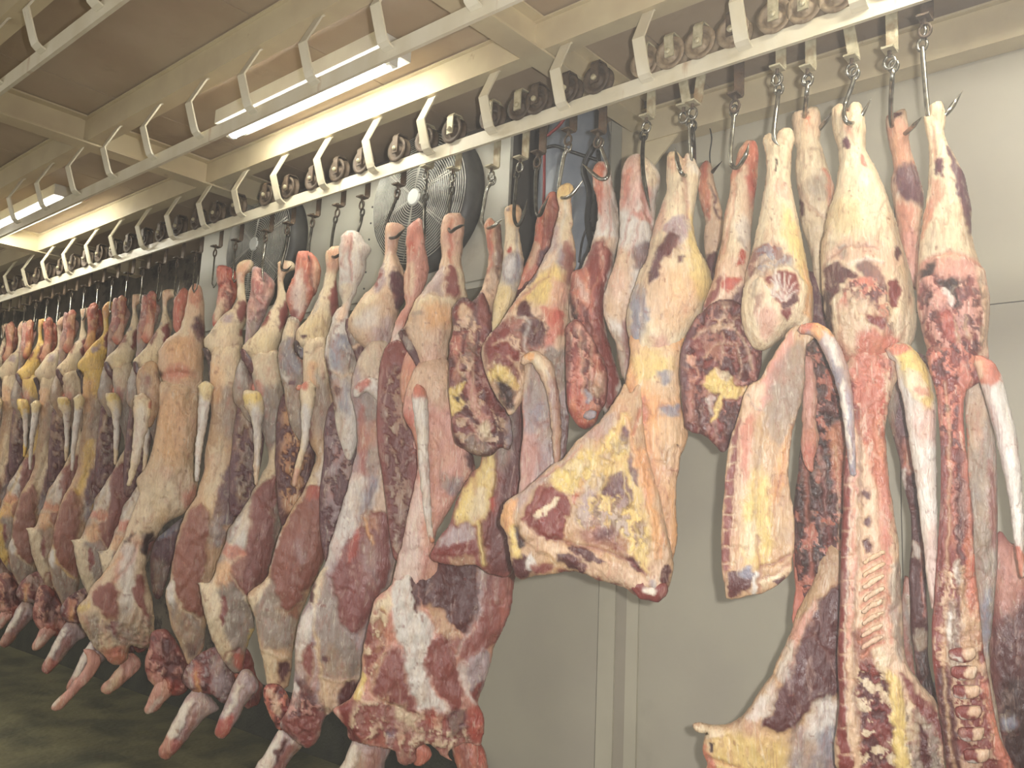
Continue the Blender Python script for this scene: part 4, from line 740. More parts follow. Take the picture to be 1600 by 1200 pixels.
l.p('hind_leg', '788,328 794,322 804,319 812,324 815,334 811,354 814,382 818,406 816,432 807,460 792,492 776,524 764,535 768,500 772,470 780,440 785,414 788,382 790,356', 'f', k=.85, patches=[
  ('b', '786,405 812,400 818,425 806,450 788,445 782,430', 8, 0, .8), ('w', '790,410 802,408 800,435 790,435', 5, 0, .7), ('o', '790,328 812,326 812,350 792,350', 8, 0, .6), ('R', '790,390 797,388 796,400 791,400', 2), ('y', '774,460 796,455 790,500 772,525', 8, 0, .6), ('u', '790,330 796,324 796,334', 2)], grooves=[('810,360 808,400 812,430', 2, 2, 'b', .5)])
l2 = Meat('beef_hindquarter', 'orange shanked leg with ragged dark red cuts hanging in front of a pinkish carcass', 768, 344, .0, 'hindquarter')
l2.p('hind_leg', '757,356 760,343 769,341 774,350 782,352 784,380 786,412 781,440 776,468 772,495 765,530 750,520 738,490 742,474 752,452 759,428 763,400 761,380', 'h', k=.8, patches=[
  ('R', '757,350 768,342 772,370 768,420 760,430 762,395', 4, 0, .8), ('d', '774,355 784,360 785,410 778,440 772,410', 5, 0, .8), ('g', '766,400 774,400 772,450 764,460', 4, 0, .6), ('r', '742,470 752,456 756,470 770,500 765,530 748,520', 4, 2)], grooves=[('770,350 772,400 768,450', 2, 3, 'h', .4)])
l2.p('hanging_cut', '706,486 716,470 728,465 738,472 746,462 754,457 764,478 770,512 764,545 770,590 785,620 797,650 801,682 795,704 782,700 766,712 746,712 726,702 712,692 706,668 702,625 701,580 703,540 708,512', 'd', k=.6, off=.06, cap=26, patches=[
  ('r', '708,490 722,472 735,475 736,500 722,512', 5, 2, .9), ('h', '716,482 726,476 734,490 742,512 738,560 732,600 728,560 730,520', 3, 1), ('m', '746,465 758,475 766,510 758,550 746,520', 5, 2, .9), ('d/r/h', '705,520 740,500 765,560 795,660 790,700 745,700 712,680 703,600', 7, 0, .75), ('s', '706,530 720,525 722,545 708,560', 5, 0, .7), ('e', '710,560 722,570 720,600 710,600', 4), ('y', '703,612 722,598 728,606 715,618 724,632 712,648 702,640', 3), ('k', '706,624 716,622 714,634', 2, -2), ('p', '735,580 745,600 750,640 765,655 755,670 740,650 732,620', 4, 1, .8), ('r', '745,540 765,580 780,640 765,640 750,600', 6, 0, .8),
  ('b', '790,640 798,660 800,695 790,690', 4, 0, .6), ('g', '725,680 760,690 765,710 735,706', 6, 0, .6), ('f', '748,668 762,662 765,680 752,680', 3)],
  grooves=[('712,545 722,556 714,575 726,590', 2, -2, 'h', .7), ('735,560 742,590 738,625 750,650', 2, 2, 'h', .5), ('708,660 722,650 735,665 745,690', 3, 3, 'p', .5), ('760,560 770,600 785,640', 3, 3), ('720,690 735,680 750,685', 2, 2, 'h', .6)], lump=2)
l3 = Meat('beef_forequarter', 'brown and yellow shoulder with a pointed fat stub, hanging behind the dark ragged cuts', 790, 460, -.05, 'forequarter')
l3.p('shoulder', '762,560 800,560 818,600 818,700 812,770 806,830 800,895 770,898 742,884 712,884 690,880 672,872 682,846 700,822 710,792 722,762 738,738 752,718 755,660', 'm', k=.42, cap=34, patches=[
  ('y', '752,722 768,700 775,720 772,760 762,800 745,820 725,816 710,812 718,780 735,748', 6, 2), ('f', '740,770 760,760 758,800 735,815', 6, 0, .7), ('d', '790,640 815,640 815,720 800,800 785,800 785,700', 8, 0, .8), ('g', '780,600 800,600 800,700 785,740 775,700', 8, 0, .7), ('l', '684,846 702,826 728,820 742,830 738,845 710,850 690,862', 5), ('r', '674,868 690,852 730,846 744,856 742,870 712,868', 3, 2), ('d', '765,820 785,800 800,820 800,890 765,890', 8, 0, .7), ('t', '702,872 735,868 742,884 712,886', 4, 0, .7), ('R', '766,785 776,778 770,800', 3)],
  grooves=[('775,690 778,740 770,800 762,850', 3, 3), ('748,818 752,850 757,880', 4, -6, 'y', .9)])

# M: the large carcass in the middle
m = Meat('beef_carcass', 'large pinkish whole beef carcass in the centre with a long straight white tail', 706, 336, .0)
m.p('hind_leg', '688,358 690,348 696,337 708,333 720,336 726,344 725,360 723,385 721,410 726,440 730,466 716,474 712,492 710,515 702,550 696,585 690,615 672,612 657,578 645,546 633,532 627,518 634,508 640,488 650,470 664,450 680,430 688,412 690,392 688,376', 'h', k=.8, patches=[
  ('p', '690,345 708,335 724,342 722,375 712,400 694,390', 8, 0, .6), ('s', '702,370 707,370 706,405 702,405', 3, 0, .9), ('m', '700,420 708,417 716,438 718,462 708,472 698,470 694,450', 2.5, 2), ('l', '660,440 676,428 692,420 692,446 690,466 666,464 655,460', 5, 0, .8), ('f', '716,425 726,430 730,460 722,468', 4), ('f', '650,470 705,468 712,478 690,490 645,490 638,488', 5), ('o', '665,482 700,484 705,510 675,520 662,505', 10, 0, .7), ('p', '650,560 690,545 690,600 665,605', 10, 0, .4),
  ('d', '627,514 636,512 638,522 630,530', 3, -1), ('g', '640,494 655,492 658,498 645,500', 2, 0, .6)], grooves=[('704,350 704,390 706,415', 2.5, 2.5, 's', .6), ('640,488 660,470 700,466 712,472', 2, 1, 't', .3), ('630,528 645,548 656,575 668,605', 3, 3, 'm', .5)])
m.p('hind_leg', '636,358 640,352 648,345 655,341 662,347 665,366 665,390 670,416 668,436 658,460 648,478 640,492 632,515 634,545 648,600 662,640 668,700 650,760 636,740 625,680 618,640 612,600 608,560 611,530 616,508 624,492 634,476 631,460 631,430 636,410 635,380', 'p', k=.75, off=-.12, patches=[
  ('f', '632,420 645,412 650,440 645,470 634,455', 6, 0, .7), ('s', '638,355 650,346 655,370 648,400 638,395', 5, 0, .7), ('R', '640,385 650,388 648,398 640,396', 3, 0, .6), ('w', '612,520 625,510 628,560 618,600 611,570', 7, 0, .8), ('l', '616,560 630,550 640,600 640,640 625,630', 10, 0, .8), ('d', '636,530 648,550 662,600 660,620 645,580', 4, -1), ('s', '650,600 662,600 668,640 655,630', 5), ('p', '625,480 638,478 628,505 618,520', 4, 0, .6)],
  grooves=[('640,420 638,450 644,470', 2, 2, 'R', .5), ('629,530 640,560 655,600', 3, 3, 'g', .6)])
m.p('back', '642,590 655,568 685,556 706,570 722,620 735,660 738,700 742,740 720,765 706,790 692,815 680,840 684,870 690,905 640,925 615,910 622,870 628,850 638,800 648,755 652,720 646,680 630,650 632,620', 'p', k=.42, cap=34, patches=[
  ('h', '640,585 680,545 712,560 715,610 690,640 650,620', 14, 0, .9), ('w', '615,905 622,860 640,800 652,755 660,800 662,850 655,900 640,920', 10, 0, .6), ('p', '670,680 720,660 738,700 725,760 690,780', 16, 0, .4), ('g', '688,740 705,745 712,760 700,770 688,760', 5, 0, .8), ('b', '702,760 722,748 718,768 706,778', 5, 0, .6), ('s', '690,745 695,742 694,756', 2), ('d', '735,650 745,680 740,740 730,720', 5), ('s', '632,650 652,660 648,720 636,690', 6, 0, .8), ('R', '632,640 645,640 644,668 634,664', 5, 0, .4)],
  grooves=[('664,620 672,720 680,820', 4, 2)])
m.p('flank', '600,545 640,550 655,700 645,860 615,870 600,760 588,660', 'm', k=.3, off=-.09, patches=[('d/g', '600,600 640,600 640,840 610,840', 8, 0, .6)])
m.p('pelvic_cleft', band('628,518,5 634,530,7 644,545,8 653,562,7 660,585,6 662,602,5'), 'd', k=.3, off=.03, patches=[('g', '630,524 642,526 648,545 638,545', 3), ('k', '624,512 634,510 636,520 628,524', 2), ('s', '645,595 668,590 668,610 650,612', 4)])
m.p('haunch', '655,520 690,500 708,520 712,580 716,625 700,655 660,650 634,640 624,600 632,560', 'p', k=.5, off=-.07, patches=[('s', '628,580 650,570 650,640 632,640', 6, 0, .7), ('p/w', '690,560 715,580 712,640 690,640', 6, 0, .6)])
m.p('tail', band('652,604,6 655,618,12 659,655,11 661,700,9 664,745,8 667,790,6.5 671,825,5 675,846,3'), 'w', k=.9, off=.085, patches=[('s', '640,596 668,596 668,620 645,622', 5), ('s', '670,838 680,838 680,850 672,850', 2), ('n', '655,640 662,640 668,780 662,780', 3, 0, .8)], lump=.3)
m.p('chest', '618,900 640,890 660,875 700,872 745,876 775,880 804,890 803,912 798,950 786,984 773,1008 766,1038 756,1070 747,1095 757,1122 755,1152 748,1165 730,1160 708,1168 700,1180 707,1190 690,1180 672,1162 652,1168 650,1188 634,1195 622,1190 617,1172 598,1168 562,1160 545,1154 540,1135 528,1120 520,1108 540,1096 552,1085 566,1052 566,1025 572,995 580,957 590,932 608,918', 'p', k=.5, cap=44, off=.02, patches=[
  ('d', '656,882 700,876 745,878 765,884 757,918 746,955 731,984 722,982 702,974 692,954 676,944 662,948 654,930', 3, 2), ('l', '748,890 766,884 764,920 750,960 735,986 726,985 745,950', 4, 0, .8), ('t', '668,944 690,952 702,976 722,986 706,996 690,990 676,970', 5, 0, .8), ('r', '765,886 806,890 800,950 787,985 772,1008 750,1020 738,1040 722,1050 714,1020 702,1000 688,990 735,988 752,950', 4, 3, .85), ('s', '785,900 800,905 790,960 775,980', 8, 0, .4),
  ('w', '616,905 645,900 652,930 656,955 672,968 680,988 668,1012 668,1050 682,1082 705,1104 700,1115 662,1112 648,1092 640,1062 634,1030 628,1006 616,985 612,950', 4, 4), ('d', '640,892 652,892 654,950 648,952', 2, -1), ('m', '606,1012 622,1008 632,1030 636,1060 646,1092 656,1112 640,1106 600,1086 580,1072 590,1042', 4, 2), ('r', '668,1016 684,992 705,1000 712,1030 718,1060 722,1092 716,1108 702,1104 684,1074 668,1046', 3, 4, .9), ('l', '730,1035 742,1018 762,1015 768,1040 758,1072 742,1080 730,1062', 3, 3), ('r', '740,1072 752,1058 748,1092 738,1086', 4), ('w', '716,1035 728,1032 732,1070 745,1098 730,1085 718,1060', 4, 0, .7),
  ('f', '588,938 606,928 612,940 600,958 582,960', 4, 2), ('e', '580,962 600,950 602,990 588,1030 576,1050 568,1030 572,990', 4, 1, .9), ('y', '598,945 606,960 600,1000 590,1020 590,990', 3, 0, .8), ('s', '604,955 618,965 616,1000 606,1000', 5, 0, .7), ('y', '568,1045 574,1050 570,1080 562,1096 552,1092 560,1070', 2.5, 2), ('r', '530,1100 552,1092 560,1105 575,1120 560,1140 540,1140', 6), ('d', '540,1135 560,1140 565,1160 545,1155', 5),
  ('m/f/r', '560,1095 600,1085 650,1105 700,1110 750,1105 755,1150 700,1170 640,1180 600,1165 550,1150', 9, 0, .75), ('e/f/r', '572,960 604,950 604,1000 590,1050 570,1040', 5, 0, .8), ('m', '580,1095 610,1090 640,1110 650,1130 620,1150 590,1130', 9, 0, .6), ('f', '620,1095 640,1105 655,1130 640,1140 622,1120', 6, 0, .8), ('b', '605,1140 620,1142 618,1160 606,1158', 5, 0, .6), ('u', '700,1110 728,1110 722,1140 708,1145', 6, 0, .8), ('R', '735,1105 752,1105 758,1130 755,1160 738,1150 728,1130', 6, 0, .8), ('R', '662,1105 700,1108 690,1130 665,1125', 8, 0, .6), ('m', '600,1165 640,1165 650,1188 630,1195', 6, 0, .6), ('s', '560,1150 600,1150 640,1150 600,1162', 5, 0, .5)],
  grooves=[('604,1020 580,1075 600,1090 640,1108', 3, 3, 'h', .3), ('735,985 720,1000 712,1020', 3, 2, 'w', .5), ('630,1010 638,1060 652,1100', 3, 3, 'u', .4), ('620,1120 650,1140 690,1150 730,1150', 4, 3, 'm', .5), ('570,1100 590,1130 590,1160', 4, 3, 'r', .5)], lump=1.4)
m.p('foreleg', '552,1152 538,1188 518,1235 588,1235 602,1190 612,1160 590,1142 565,1142', 'l', k=.8, off=-.06, patches=[('n', '545,1165 560,1158 545,1215 530,1215', 4), ('g', '556,1180 566,1175 560,1215 548,1215', 4), ('m', '575,1170 600,1165 580,1215 565,1215', 6, 0, .7)], grooves=[('566,1165 550,1215', 2, 3)])
m.p('foreleg', band('722,1150,22 735,1185,24 745,1225,22'), 's', k=.8, off=-.02, patches=[('m', '715,1165 730,1160 738,1215 722,1215', 5, 0, .8), ('R', '742,1150 758,1150 760,1180 746,1180', 5, 0, .8)], grooves=[('728,1160 738,1215', 2, 3)])
m.p('neck_flap', band('650,1165,12 660,1178,14 652,1190,8'), 's', k=.7, off=.0)

# O: carcass with grey thigh and dark cleft
o_ = Meat('beef_carcass', 'beef carcass with grey muscle thigh, dark cleft and curved tail, left of the central one', 616, 350, .0)
o_.p('hind_leg', '601,366 604,352 610,347 620,348 630,352 632,360 624,370 620,395 624,410 632,425 636,450 634,470 624,486 622,512 616,540 608,560 600,565 588,566 578,556 566,540 552,528 544,510 545,500 550,488 570,460 585,445 594,420 600,400', 'h', k=.8, patches=[
  ('p', '602,366 612,350 628,354 620,380 616,400 604,400', 6, 0, .6), ('u', '609,436 618,424 632,440 634,468 622,486 612,470', 3, 2), ('l', '584,440 596,415 604,420 602,450 590,466 580,458', 4), ('r', '582,440 592,424 596,430 586,452', 2, 0, .9), ('f', '550,488 575,462 590,475 570,500 552,505', 10, 0, .9), ('w', '556,500 590,485 590,510 560,515', 12, 0, .7), ('l', '590,510 612,500 612,545 590,560 575,545', 10, 0, .8), ('p', '600,540 610,545 600,562', 4), ('f', '604,400 612,405 606,430 600,425', 4)],
  grooves=[('606,370 608,410 604,450', 2.5, 1.5, 'w', .4), ('618,400 626,430 636,450', 2.5, 2)])
o_.p('hind_leg', '531,378 536,367 545,361 556,362 565,368 572,380 580,390 573,405 571,425 564,440 556,458 548,475 546,500 554,530 562,560 566,600 566,640 560,690 545,720 528,680 522,640 516,600 508,560 509,535 516,510 524,486 535,474 529,450 530,420', 'w', k=.8, off=-.10, patches=[
  ('p', '535,370 545,364 550,400 545,425 534,420', 5, 0, .7), ('f', '532,450 548,450 545,475 536,475', 5, 0, .7), ('o', '532,478 546,480 536,500 524,505', 4, 0, .5), ('b', '518,540 535,525 548,545 552,575 535,588 520,570', 5, 1, .8), ('g', '532,560 548,540 554,580 542,600', 6, 0, .7), ('u', '512,530 520,520 518,545', 3, 0, .8), ('w', '540,400 556,395 560,420 545,440', 6), ('d', '505,560 514,560 520,600 524,640 516,640 508,600', 3), ('b', '520,590 545,600 552,640 535,650 522,620', 8, 0, .7), ('u', '522,605 532,605 534,620 525,622', 3)],
  grooves=[('550,368 548,400 550,440', 2, 3, 'R', .6), ('520,580 535,592 552,590', 2.5, -2, 'h', .5), ('524,500 516,530 514,560', 2, 2, 't', .4)])
o_.p('pelvic_cleft', '540,500 550,498 558,515 570,530 578,548 581,570 574,585 562,582 556,560 548,540 541,520', 'd', k=.5, off=-.02, patches=[('g', '545,515 555,520 558,535 548,535', 4), ('h', '548,540 560,538 556,548', 3), ('s', '560,575 580,575 575,586', 3)])
o_.p('back', '556,570 568,545 590,530 612,545 618,585 624,620 632,660 634,700 628,740 622,800 621,860 614,905 596,935 584,970 572,1030 565,1070 556,1092 540,1105 520,1112 505,1125 500,1150 482,1168 458,1152 438,1132 452,1102 460,1060 462,1000 468,970 484,933 492,908 508,880 518,842 534,792 548,740 558,700 556,650 548,610', 'l', k=.42, cap=34, patches=[
  ('f', '560,560 590,520 618,540 615,590 575,600', 12, 0, .7), ('g', '562,615 590,608 612,640 612,680 595,720 575,740 562,700', 14, 0, .8), ('R', '558,640 568,640 575,690 570,740 560,740', 5, 0, .6), ('s', '575,668 600,660 602,680 585,700 572,695', 9, 0, .5), ('h', '600,700 616,690 620,760 612,830 600,800 585,800 590,740', 6, 0, .8), ('w', '550,740 575,750 565,800 545,840 525,870 505,890 520,840 535,790', 8, 0, .85), ('d', '622,690 634,680 632,760 622,800 618,750', 4, 0, .9), ('b', '576,750 592,745 582,800 568,830 560,800', 8, 0, .6),
  ('r', '558,830 568,808 580,797 604,804 610,830 610,880 598,920 588,945 572,972 562,985 548,986 534,968 524,940 520,905 524,885 536,862 548,845', 3, 5, .85), ('l', '566,860 578,840 590,870 585,920 570,900', 8, 0, .45), ('p', '575,812 590,808 588,830', 6, 0, .5), ('R', '552,835 560,830 560,860 545,880', 4, 0, .7), ('f', '484,935 500,895 512,890 506,920 494,945', 4), ('d', '482,935 488,910 494,906 492,940', 3), ('w', '468,975 484,950 498,945 490,975 475,1020 466,1020', 4, 3), ('m', '474,1020 484,1000 490,1020 484,1060 478,1050', 3),
  ('g', '508,900 520,930 540,985 562,1000 566,1040 550,1060 510,1050 495,1010 498,960', 7, 0, .9), ('u', '505,1022 514,1020 516,1030 508,1032', 2), ('t', '490,980 500,1000 505,1050 515,1105 506,1115 498,1060', 4, 0, .9), ('h', '500,1055 540,1060 530,1090 515,1110', 5, 0, .8), ('d', '535,1062 562,1062 556,1090 530,1098', 5), ('d', '462,1060 490,1065 500,1110 488,1130 462,1110', 6, 0, .9), ('w', '456,1068 466,1070 468,1098 456,1100', 4), ('r/p/d', '440,1085 510,1100 500,1140 480,1165 445,1150', 7, 0, .7), ('m', '440,1120 500,1120 495,1150 480,1165', 6), ('l', '562,990 575,985 570,1005 560,1005', 3)],
  grooves=[('492,945 494,1000 504,1060 512,1112', 2.5, 3, 'f', .6), ('565,1056 530,1060 500,1050', 2, -2, 'f', .5), ('520,900 532,965 550,990', 2, 2, 'g', .5), ('604,700 590,760 570,820', 3, 2, 'w', .5), ('572,812 576,830 582,850', 2, 2, 'o', .8)], lump=1.2)
o_.p('brisket_cut', '414,1072 436,1070 452,1090 460,1110 452,1135 436,1140 422,1118 412,1095', 'r', k=.6, off=-.02, lump=2, patches=[('d/s/r', '405,1065 470,1065 470,1145 405,1145', 5, 0, .8), ('h', '418,1080 426,1078 440,1110 432,1116', 3, 0, .8)])
o_.p('foreleg', '437,1138 415,1175 395,1205 382,1235 428,1235 450,1192 482,1152 470,1130 450,1125', 'l', k=.8, off=-.08, patches=[('n', '432,1145 442,1150 415,1215 395,1215', 4), ('m', '450,1160 465,1165 430,1215 418,1215', 4, 0, .8), ('d', '444,1150 452,1152 436,1190 432,1180', 3)], grooves=[('450,1150 425,1210', 2, 3)])
o_.p('flank', '512,640 560,610 575,760 545,880 515,900 498,800 505,720', 'u', k=.4, off=-.16, patches=[('d/l', '515,650 560,650 550,860 510,860', 8, 0, .6)])
o_.p('tail', band('556,616,6 568,603,10 584,604,13 598,622,12 608,655,9 613,700,7.5 617,742,5'), 'w', k=.9, off=.09, patches=[('R', '554,598 576,592 578,604 560,616', 4, 0, .8), ('g', '600,640 612,650 616,700 610,700', 3, 0, .4)], lump=.3)

# P
p_ = Meat('beef_carcass', 'beef carcass with cream rump and an eye-like dark hole, before the farther fan', 528, 387, .0)
P_RUMP = '509,400 512,390 520,384 534,386 540,398 537,412 526,430 527,460 530,482 524,502 517,512 515,530 509,544 505,556 492,560 478,554 466,545 462,530 465,515 480,497 492,477 500,456 506,440 509,420'
p_.p('hind_leg', P_RUMP, 'f', k=.8, patches=[('s', '512,395 532,390 534,415 524,430 512,420', 6, 0, .6), ('m', '518,450 528,440 530,480 520,500 514,480', 3, 1), ('y', '480,505 510,495 508,540 485,550 470,530', 12, 0, .4), ('b', '488,480 496,462 500,470 492,490', 3, 0, .5), ('d', '468,526 477,525 476,534 470,534', 1.5, -1), ('g', '462,540 475,540 478,550 466,548', 2, 0, .5)], grooves=[('512,410 508,440 498,470', 2.5, 1.5, 'w', .4)])
p_.p('hind_leg', '464,398 472,391 484,394 496,405 501,420 499,440 494,460 486,468 478,490 466,508 456,500 450,476 446,466 454,440 459,430 461,415', 's', k=.75, off=-.10, patches=[('w', '464,430 480,435 478,480 466,500 456,480', 7, 0, .7), ('R', '476,420 486,435 484,470 476,450', 4, 0, .6), ('h', '488,410 498,420 496,450 488,450', 5, 0, .7), ('m', '455,480 468,490 464,506 455,500', 4)], grooves=[('482,400 486,430 490,460', 2.5, 4, 'd', .6)])
p_.p('haunch', '452,495 470,505 464,530 466,545 480,556 486,580 480,610 484,660 470,690 452,660 444,610 436,575 434,555 438,535 444,515', 'g', k=.6, off=-.06, patches=[('f', '446,505 462,505 460,525 445,525', 5), ('b', '440,545 452,530 464,545 470,580 456,590 444,575', 6, 0, .5), ('w', '434,565 444,585 455,600 452,610 440,590', 3, 0, .8), ('d', '470,578 478,578 478,588 472,588', 2), ('u', '450,596 460,596 460,606 450,606', 2), ('k', '458,535 468,545 478,556 470,562 460,550', 3), ('s', '470,560 484,560 484,600 474,590', 5, 0, .7)])
p_.p('back', '474,545 484,530 508,528 514,560 516,600 528,640 528,665 516,690 540,700 545,745 538,790 514,800 510,840 508,872 492,908 478,942 466,972 464,995 458,1020 454,1060 444,1076 420,1074 412,1040 404,1000 396,956 386,932 402,915 418,900 424,880 436,838 448,812 460,790 474,768 484,742 494,715 484,690 480,660 474,620', 't', k=.42, cap=30, patches=[
  ('f', '470,535 510,520 524,575 512,600 480,595', 12, 0, .9), ('g', '495,580 512,595 520,630 518,665 505,685 492,670 494,620', 12, 0, .8), ('o', '482,565 494,570 492,600 484,600', 6, 0, .6), ('m', '476,650 486,650 484,730 476,720', 5, 0, .9), ('w', '500,735 515,700 522,690 516,740 505,755 490,760', 5, 0, .8), ('d', '514,700 526,675 540,700 544,745 538,788 514,794 512,745', 4, 0, .95), ('b', '512,800 526,795 520,830 510,840', 4), ('f', '470,770 485,745 495,735 488,765 476,775', 4),
  ('r', '475,772 482,758 504,757 508,780 509,830 508,870 492,905 478,925 462,942 444,951 432,935 424,905 426,880 438,838 450,815 464,795', 3, 5, .85), ('R', '476,765 486,758 503,758 504,775 480,780', 3, 0, .6), ('l', '460,850 470,840 476,880 466,880', 6, 0, .45), ('w', '424,885 432,860 440,830 434,835 426,865', 3, 0, .8),
  ('g', '400,930 425,905 440,955 462,968 458,1005 430,1015 405,995', 7, 0, .9), ('r', '450,955 468,940 464,965 456,970', 4, 0, .7), ('f', '386,932 402,922 418,902 418,915 404,938 396,950', 3), ('f', '412,1015 425,1015 434,1045 425,1070 415,1050', 4, 0, .8), ('d', '436,1030 456,1035 450,1060 440,1062', 4)],
  grooves=[('484,700 478,740 470,780', 3, 2, 'm', .5), ('420,905 402,925 388,935', 2, -1.5, 'f', .8), ('410,1010 430,1022 455,1026', 2, -2, 'f', .5), ('424,905 436,940 446,955', 2, 2, 'g', .4)], lump=1.1)
p_.p('foreleg', '368,1062 352,1100 337,1135 336,1148 350,1153 368,1130 385,1098 404,1075 396,1052 380,1045', 'l', k=.8, off=-.05, patches=[('n', '372,1070 380,1070 352,1130 344,1130', 3), ('R', '338,1120 365,1118 360,1150 338,1150', 4, 0, .8)], grooves=[('385,1065 358,1125', 1.6, 2)])
p_.p('flank', '440,620 485,610 495,700 475,790 440,820 430,720', 'd', k=.4, off=-.16, patches=[('d/o', '445,640 480,640 470,780 440,790', 8, 0, .6)])
p_.p('tail', band('482,604,13 481,625,12 478,655,8 476,690,6 466,728,5 460,758,3.5'), 'f', k=.9, off=.085, patches=[('w', '470,640 486,640 484,700 472,700', 5), ('s', '466,595 480,598 478,608 466,606', 3), ('s', '454,735 470,730 468,765 454,765', 4, 0, .6)], lump=.3)
p_.p('pelvic_cleft', band('463,535,4 466,546,6 476,556,7 488,563,5 482,580,5'), 'k', k=.5, off=.04, patches=[('b', '466,540 474,545 478,556 470,555', 2, 0, .6), ('s', '480,570 490,572 488,590 480,588', 3, 0, .8)])
p_.p('pizzle_stub', band('478,606,5 465,606,4'), 's', k=.8, off=.06)
# Q, R and S, then the same two builds repeated down the rail with their own look and label
def build_q(mt):
    mt.p('hind_leg', '434,414 438,408 448,406 458,409 462,420 452,424 444,432 445,452 452,476 449,504 441,530 433,550 428,570 420,586 408,589 398,576 386,562 379,552 380,540 400,520 408,508 420,488 430,472 434,450', 'f', k=.8, patches=[
      ('s', '435,414 446,408 452,425 444,440 434,436', 4, 0, .4), ('m', '438,478 446,474 452,490 447,508 438,524 433,505', 2.5, 2), ('m', '411,492 420,485 422,498 414,514 408,510', 2.5, 1), ('y', '390,540 425,530 425,560 400,570', 12, 0, .3), ('p', '400,560 428,552 420,580 408,586', 6, 0, .6), ('b', '422,476 430,470 430,480 424,484', 2, 0, .6), ('u', '379,548 386,552 392,568 386,566', 3, 0, .8)], grooves=[('436,430 430,460 420,480', 2, 1.5, 'w', .4)])
    mt.p('hind_leg', '394,420 404,417 414,424 428,438 431,448 425,466 418,484 408,504 396,530 384,545 380,560 384,520 385,480 391,460', 'l', k=.7, off=-.09, patches=[('p', '394,424 405,420 410,445 396,450', 5, 0, .7), ('p/R/m', '390,425 425,425 424,470 400,505 386,500', 6, 0, .6), ('u', '412,420 420,430 420,450 412,440', 3, 0, .8), ('g', '390,505 400,500 394,530 385,530', 4)], grooves=[('410,425 416,445 414,470', 2, 3, 'd', .5)])
    mt.p('haunch', '380,552 390,566 402,580 400,610 404,640 390,660 376,640 364,620 366,590 372,570', 'g', k=.6, off=-.05, patches=[('w', '372,570 382,560 380,590 370,600', 5, 0, .6), ('d', '386,565 396,575 402,590 394,592', 3), ('s', '390,600 400,600 400,620 392,618', 4, 0, .6)])
    mt.p('back', '392,572 398,555 418,548 436,552 442,600 447,650 448,668 436,690 452,690 460,720 456,775 446,800 438,836 430,870 424,900 418,918 402,940 398,965 398,984 388,1002 384,1020 378,1048 364,1050 350,1034 337,1012 326,984 318,952 312,918 308,912 318,910 330,906 342,872 352,850 358,826 372,806 388,780 398,762 408,742 420,720 414,690 404,650', 'g', k=.42, cap=30, patches=[
      ('f', '388,560 420,540 440,550 442,600 410,605', 12, 0, .8), ('g', '412,615 440,618 446,660 434,685 418,680 410,640', 12, 0, .8), ('s', '400,600 412,600 412,630 402,640', 6, 0, .6), ('f', '412,728 430,690 447,664 446,690 436,720 425,742 405,758 395,770', 4, 0, .9), ('d', '440,692 452,690 456,730 450,778 438,785 436,740', 4, 0, .95), ('w', '366,822 388,785 396,775 394,800 386,840 372,860 355,860', 4, 0, .85), ('h', '350,855 382,862 384,885 368,905 350,895', 6, 0, .8), ('s', '352,850 384,856 384,870 352,868', 5, 0, .8),
      ('r', '388,782 408,757 426,744 432,752 430,800 428,840 422,882 412,908 396,926 384,930 368,914 361,892 366,876 384,868 387,830', 3, 5, .8), ('f', '308,912 328,906 345,880 350,895 332,925 322,940 316,930', 4), ('o', '340,880 360,880 366,905 352,915 338,905', 6, 0, .6), ('g', '350,915 384,932 397,958 394,990 372,998 352,985 350,950', 7, 0, .95), ('f', '318,932 340,925 348,950 352,990 364,1010 352,1035 338,1014 326,984', 5, 0, .9), ('m', '344,935 352,930 352,972 346,972', 2, -1), ('f', '384,930 398,926 404,918 400,940 396,955', 3), ('R', '362,1018 380,1012 392,1030 384,1048 370,1044', 5, 0, .8), ('y', '388,985 402,980 398,1000 390,1012', 3, 0, .9)],
      grooves=[('384,930 372,912 362,895', 2, 2, 'f', .5), ('348,1030 356,1016 376,1010', 2, 2, 'm', .8), ('388,782 378,820 360,850', 3, 2, 'f', .5)], lump=1.1)
    mt.p('pelvic_cleft', band('380,548,4 384,560,6 394,574,7 402,590,5 398,608,5'), 'd', k=.5, off=.04, patches=[('b', '380,546 388,550 390,565 384,562', 2, 0, .7), ('s', '390,595 404,595 402,612 392,612', 4)])
    mt.p('flank', '378,610 412,600 412,700 390,790 360,800 362,700', 'u', k=.4, off=-.14, patches=[('d/g', '380,620 410,620 400,760 370,770', 8, 0, .6)])
    mt.p('shank_cut', '362,1020 384,1012 396,1032 400,1055 412,1075 404,1100 384,1105 372,1080 366,1050', 'm', k=.6, off=-.04, patches=[('r/d/s', '366,1020 396,1025 402,1090 372,1080', 5, 0, .8), ('r', '372,1022 394,1030 396,1055 378,1050', 5), ('d', '376,1060 400,1060 400,1095 384,1095', 6)], lump=1.6)
    mt.p('foreleg', '292,1088 277,1115 262,1145 249,1170 250,1182 262,1186 278,1172 300,1145 322,1120 342,1108 330,1090 310,1075', 'l', k=.8, off=-.05, patches=[('n', '290,1095 300,1098 262,1170 250,1165', 4), ('m', '304,1110 315,1112 290,1150 280,1150', 4, 0, .7), ('R', '250,1155 285,1155 275,1185 248,1185', 5, 0, .7)], grooves=[('308,1095 274,1158', 1.8, 3, 'm', .5)])
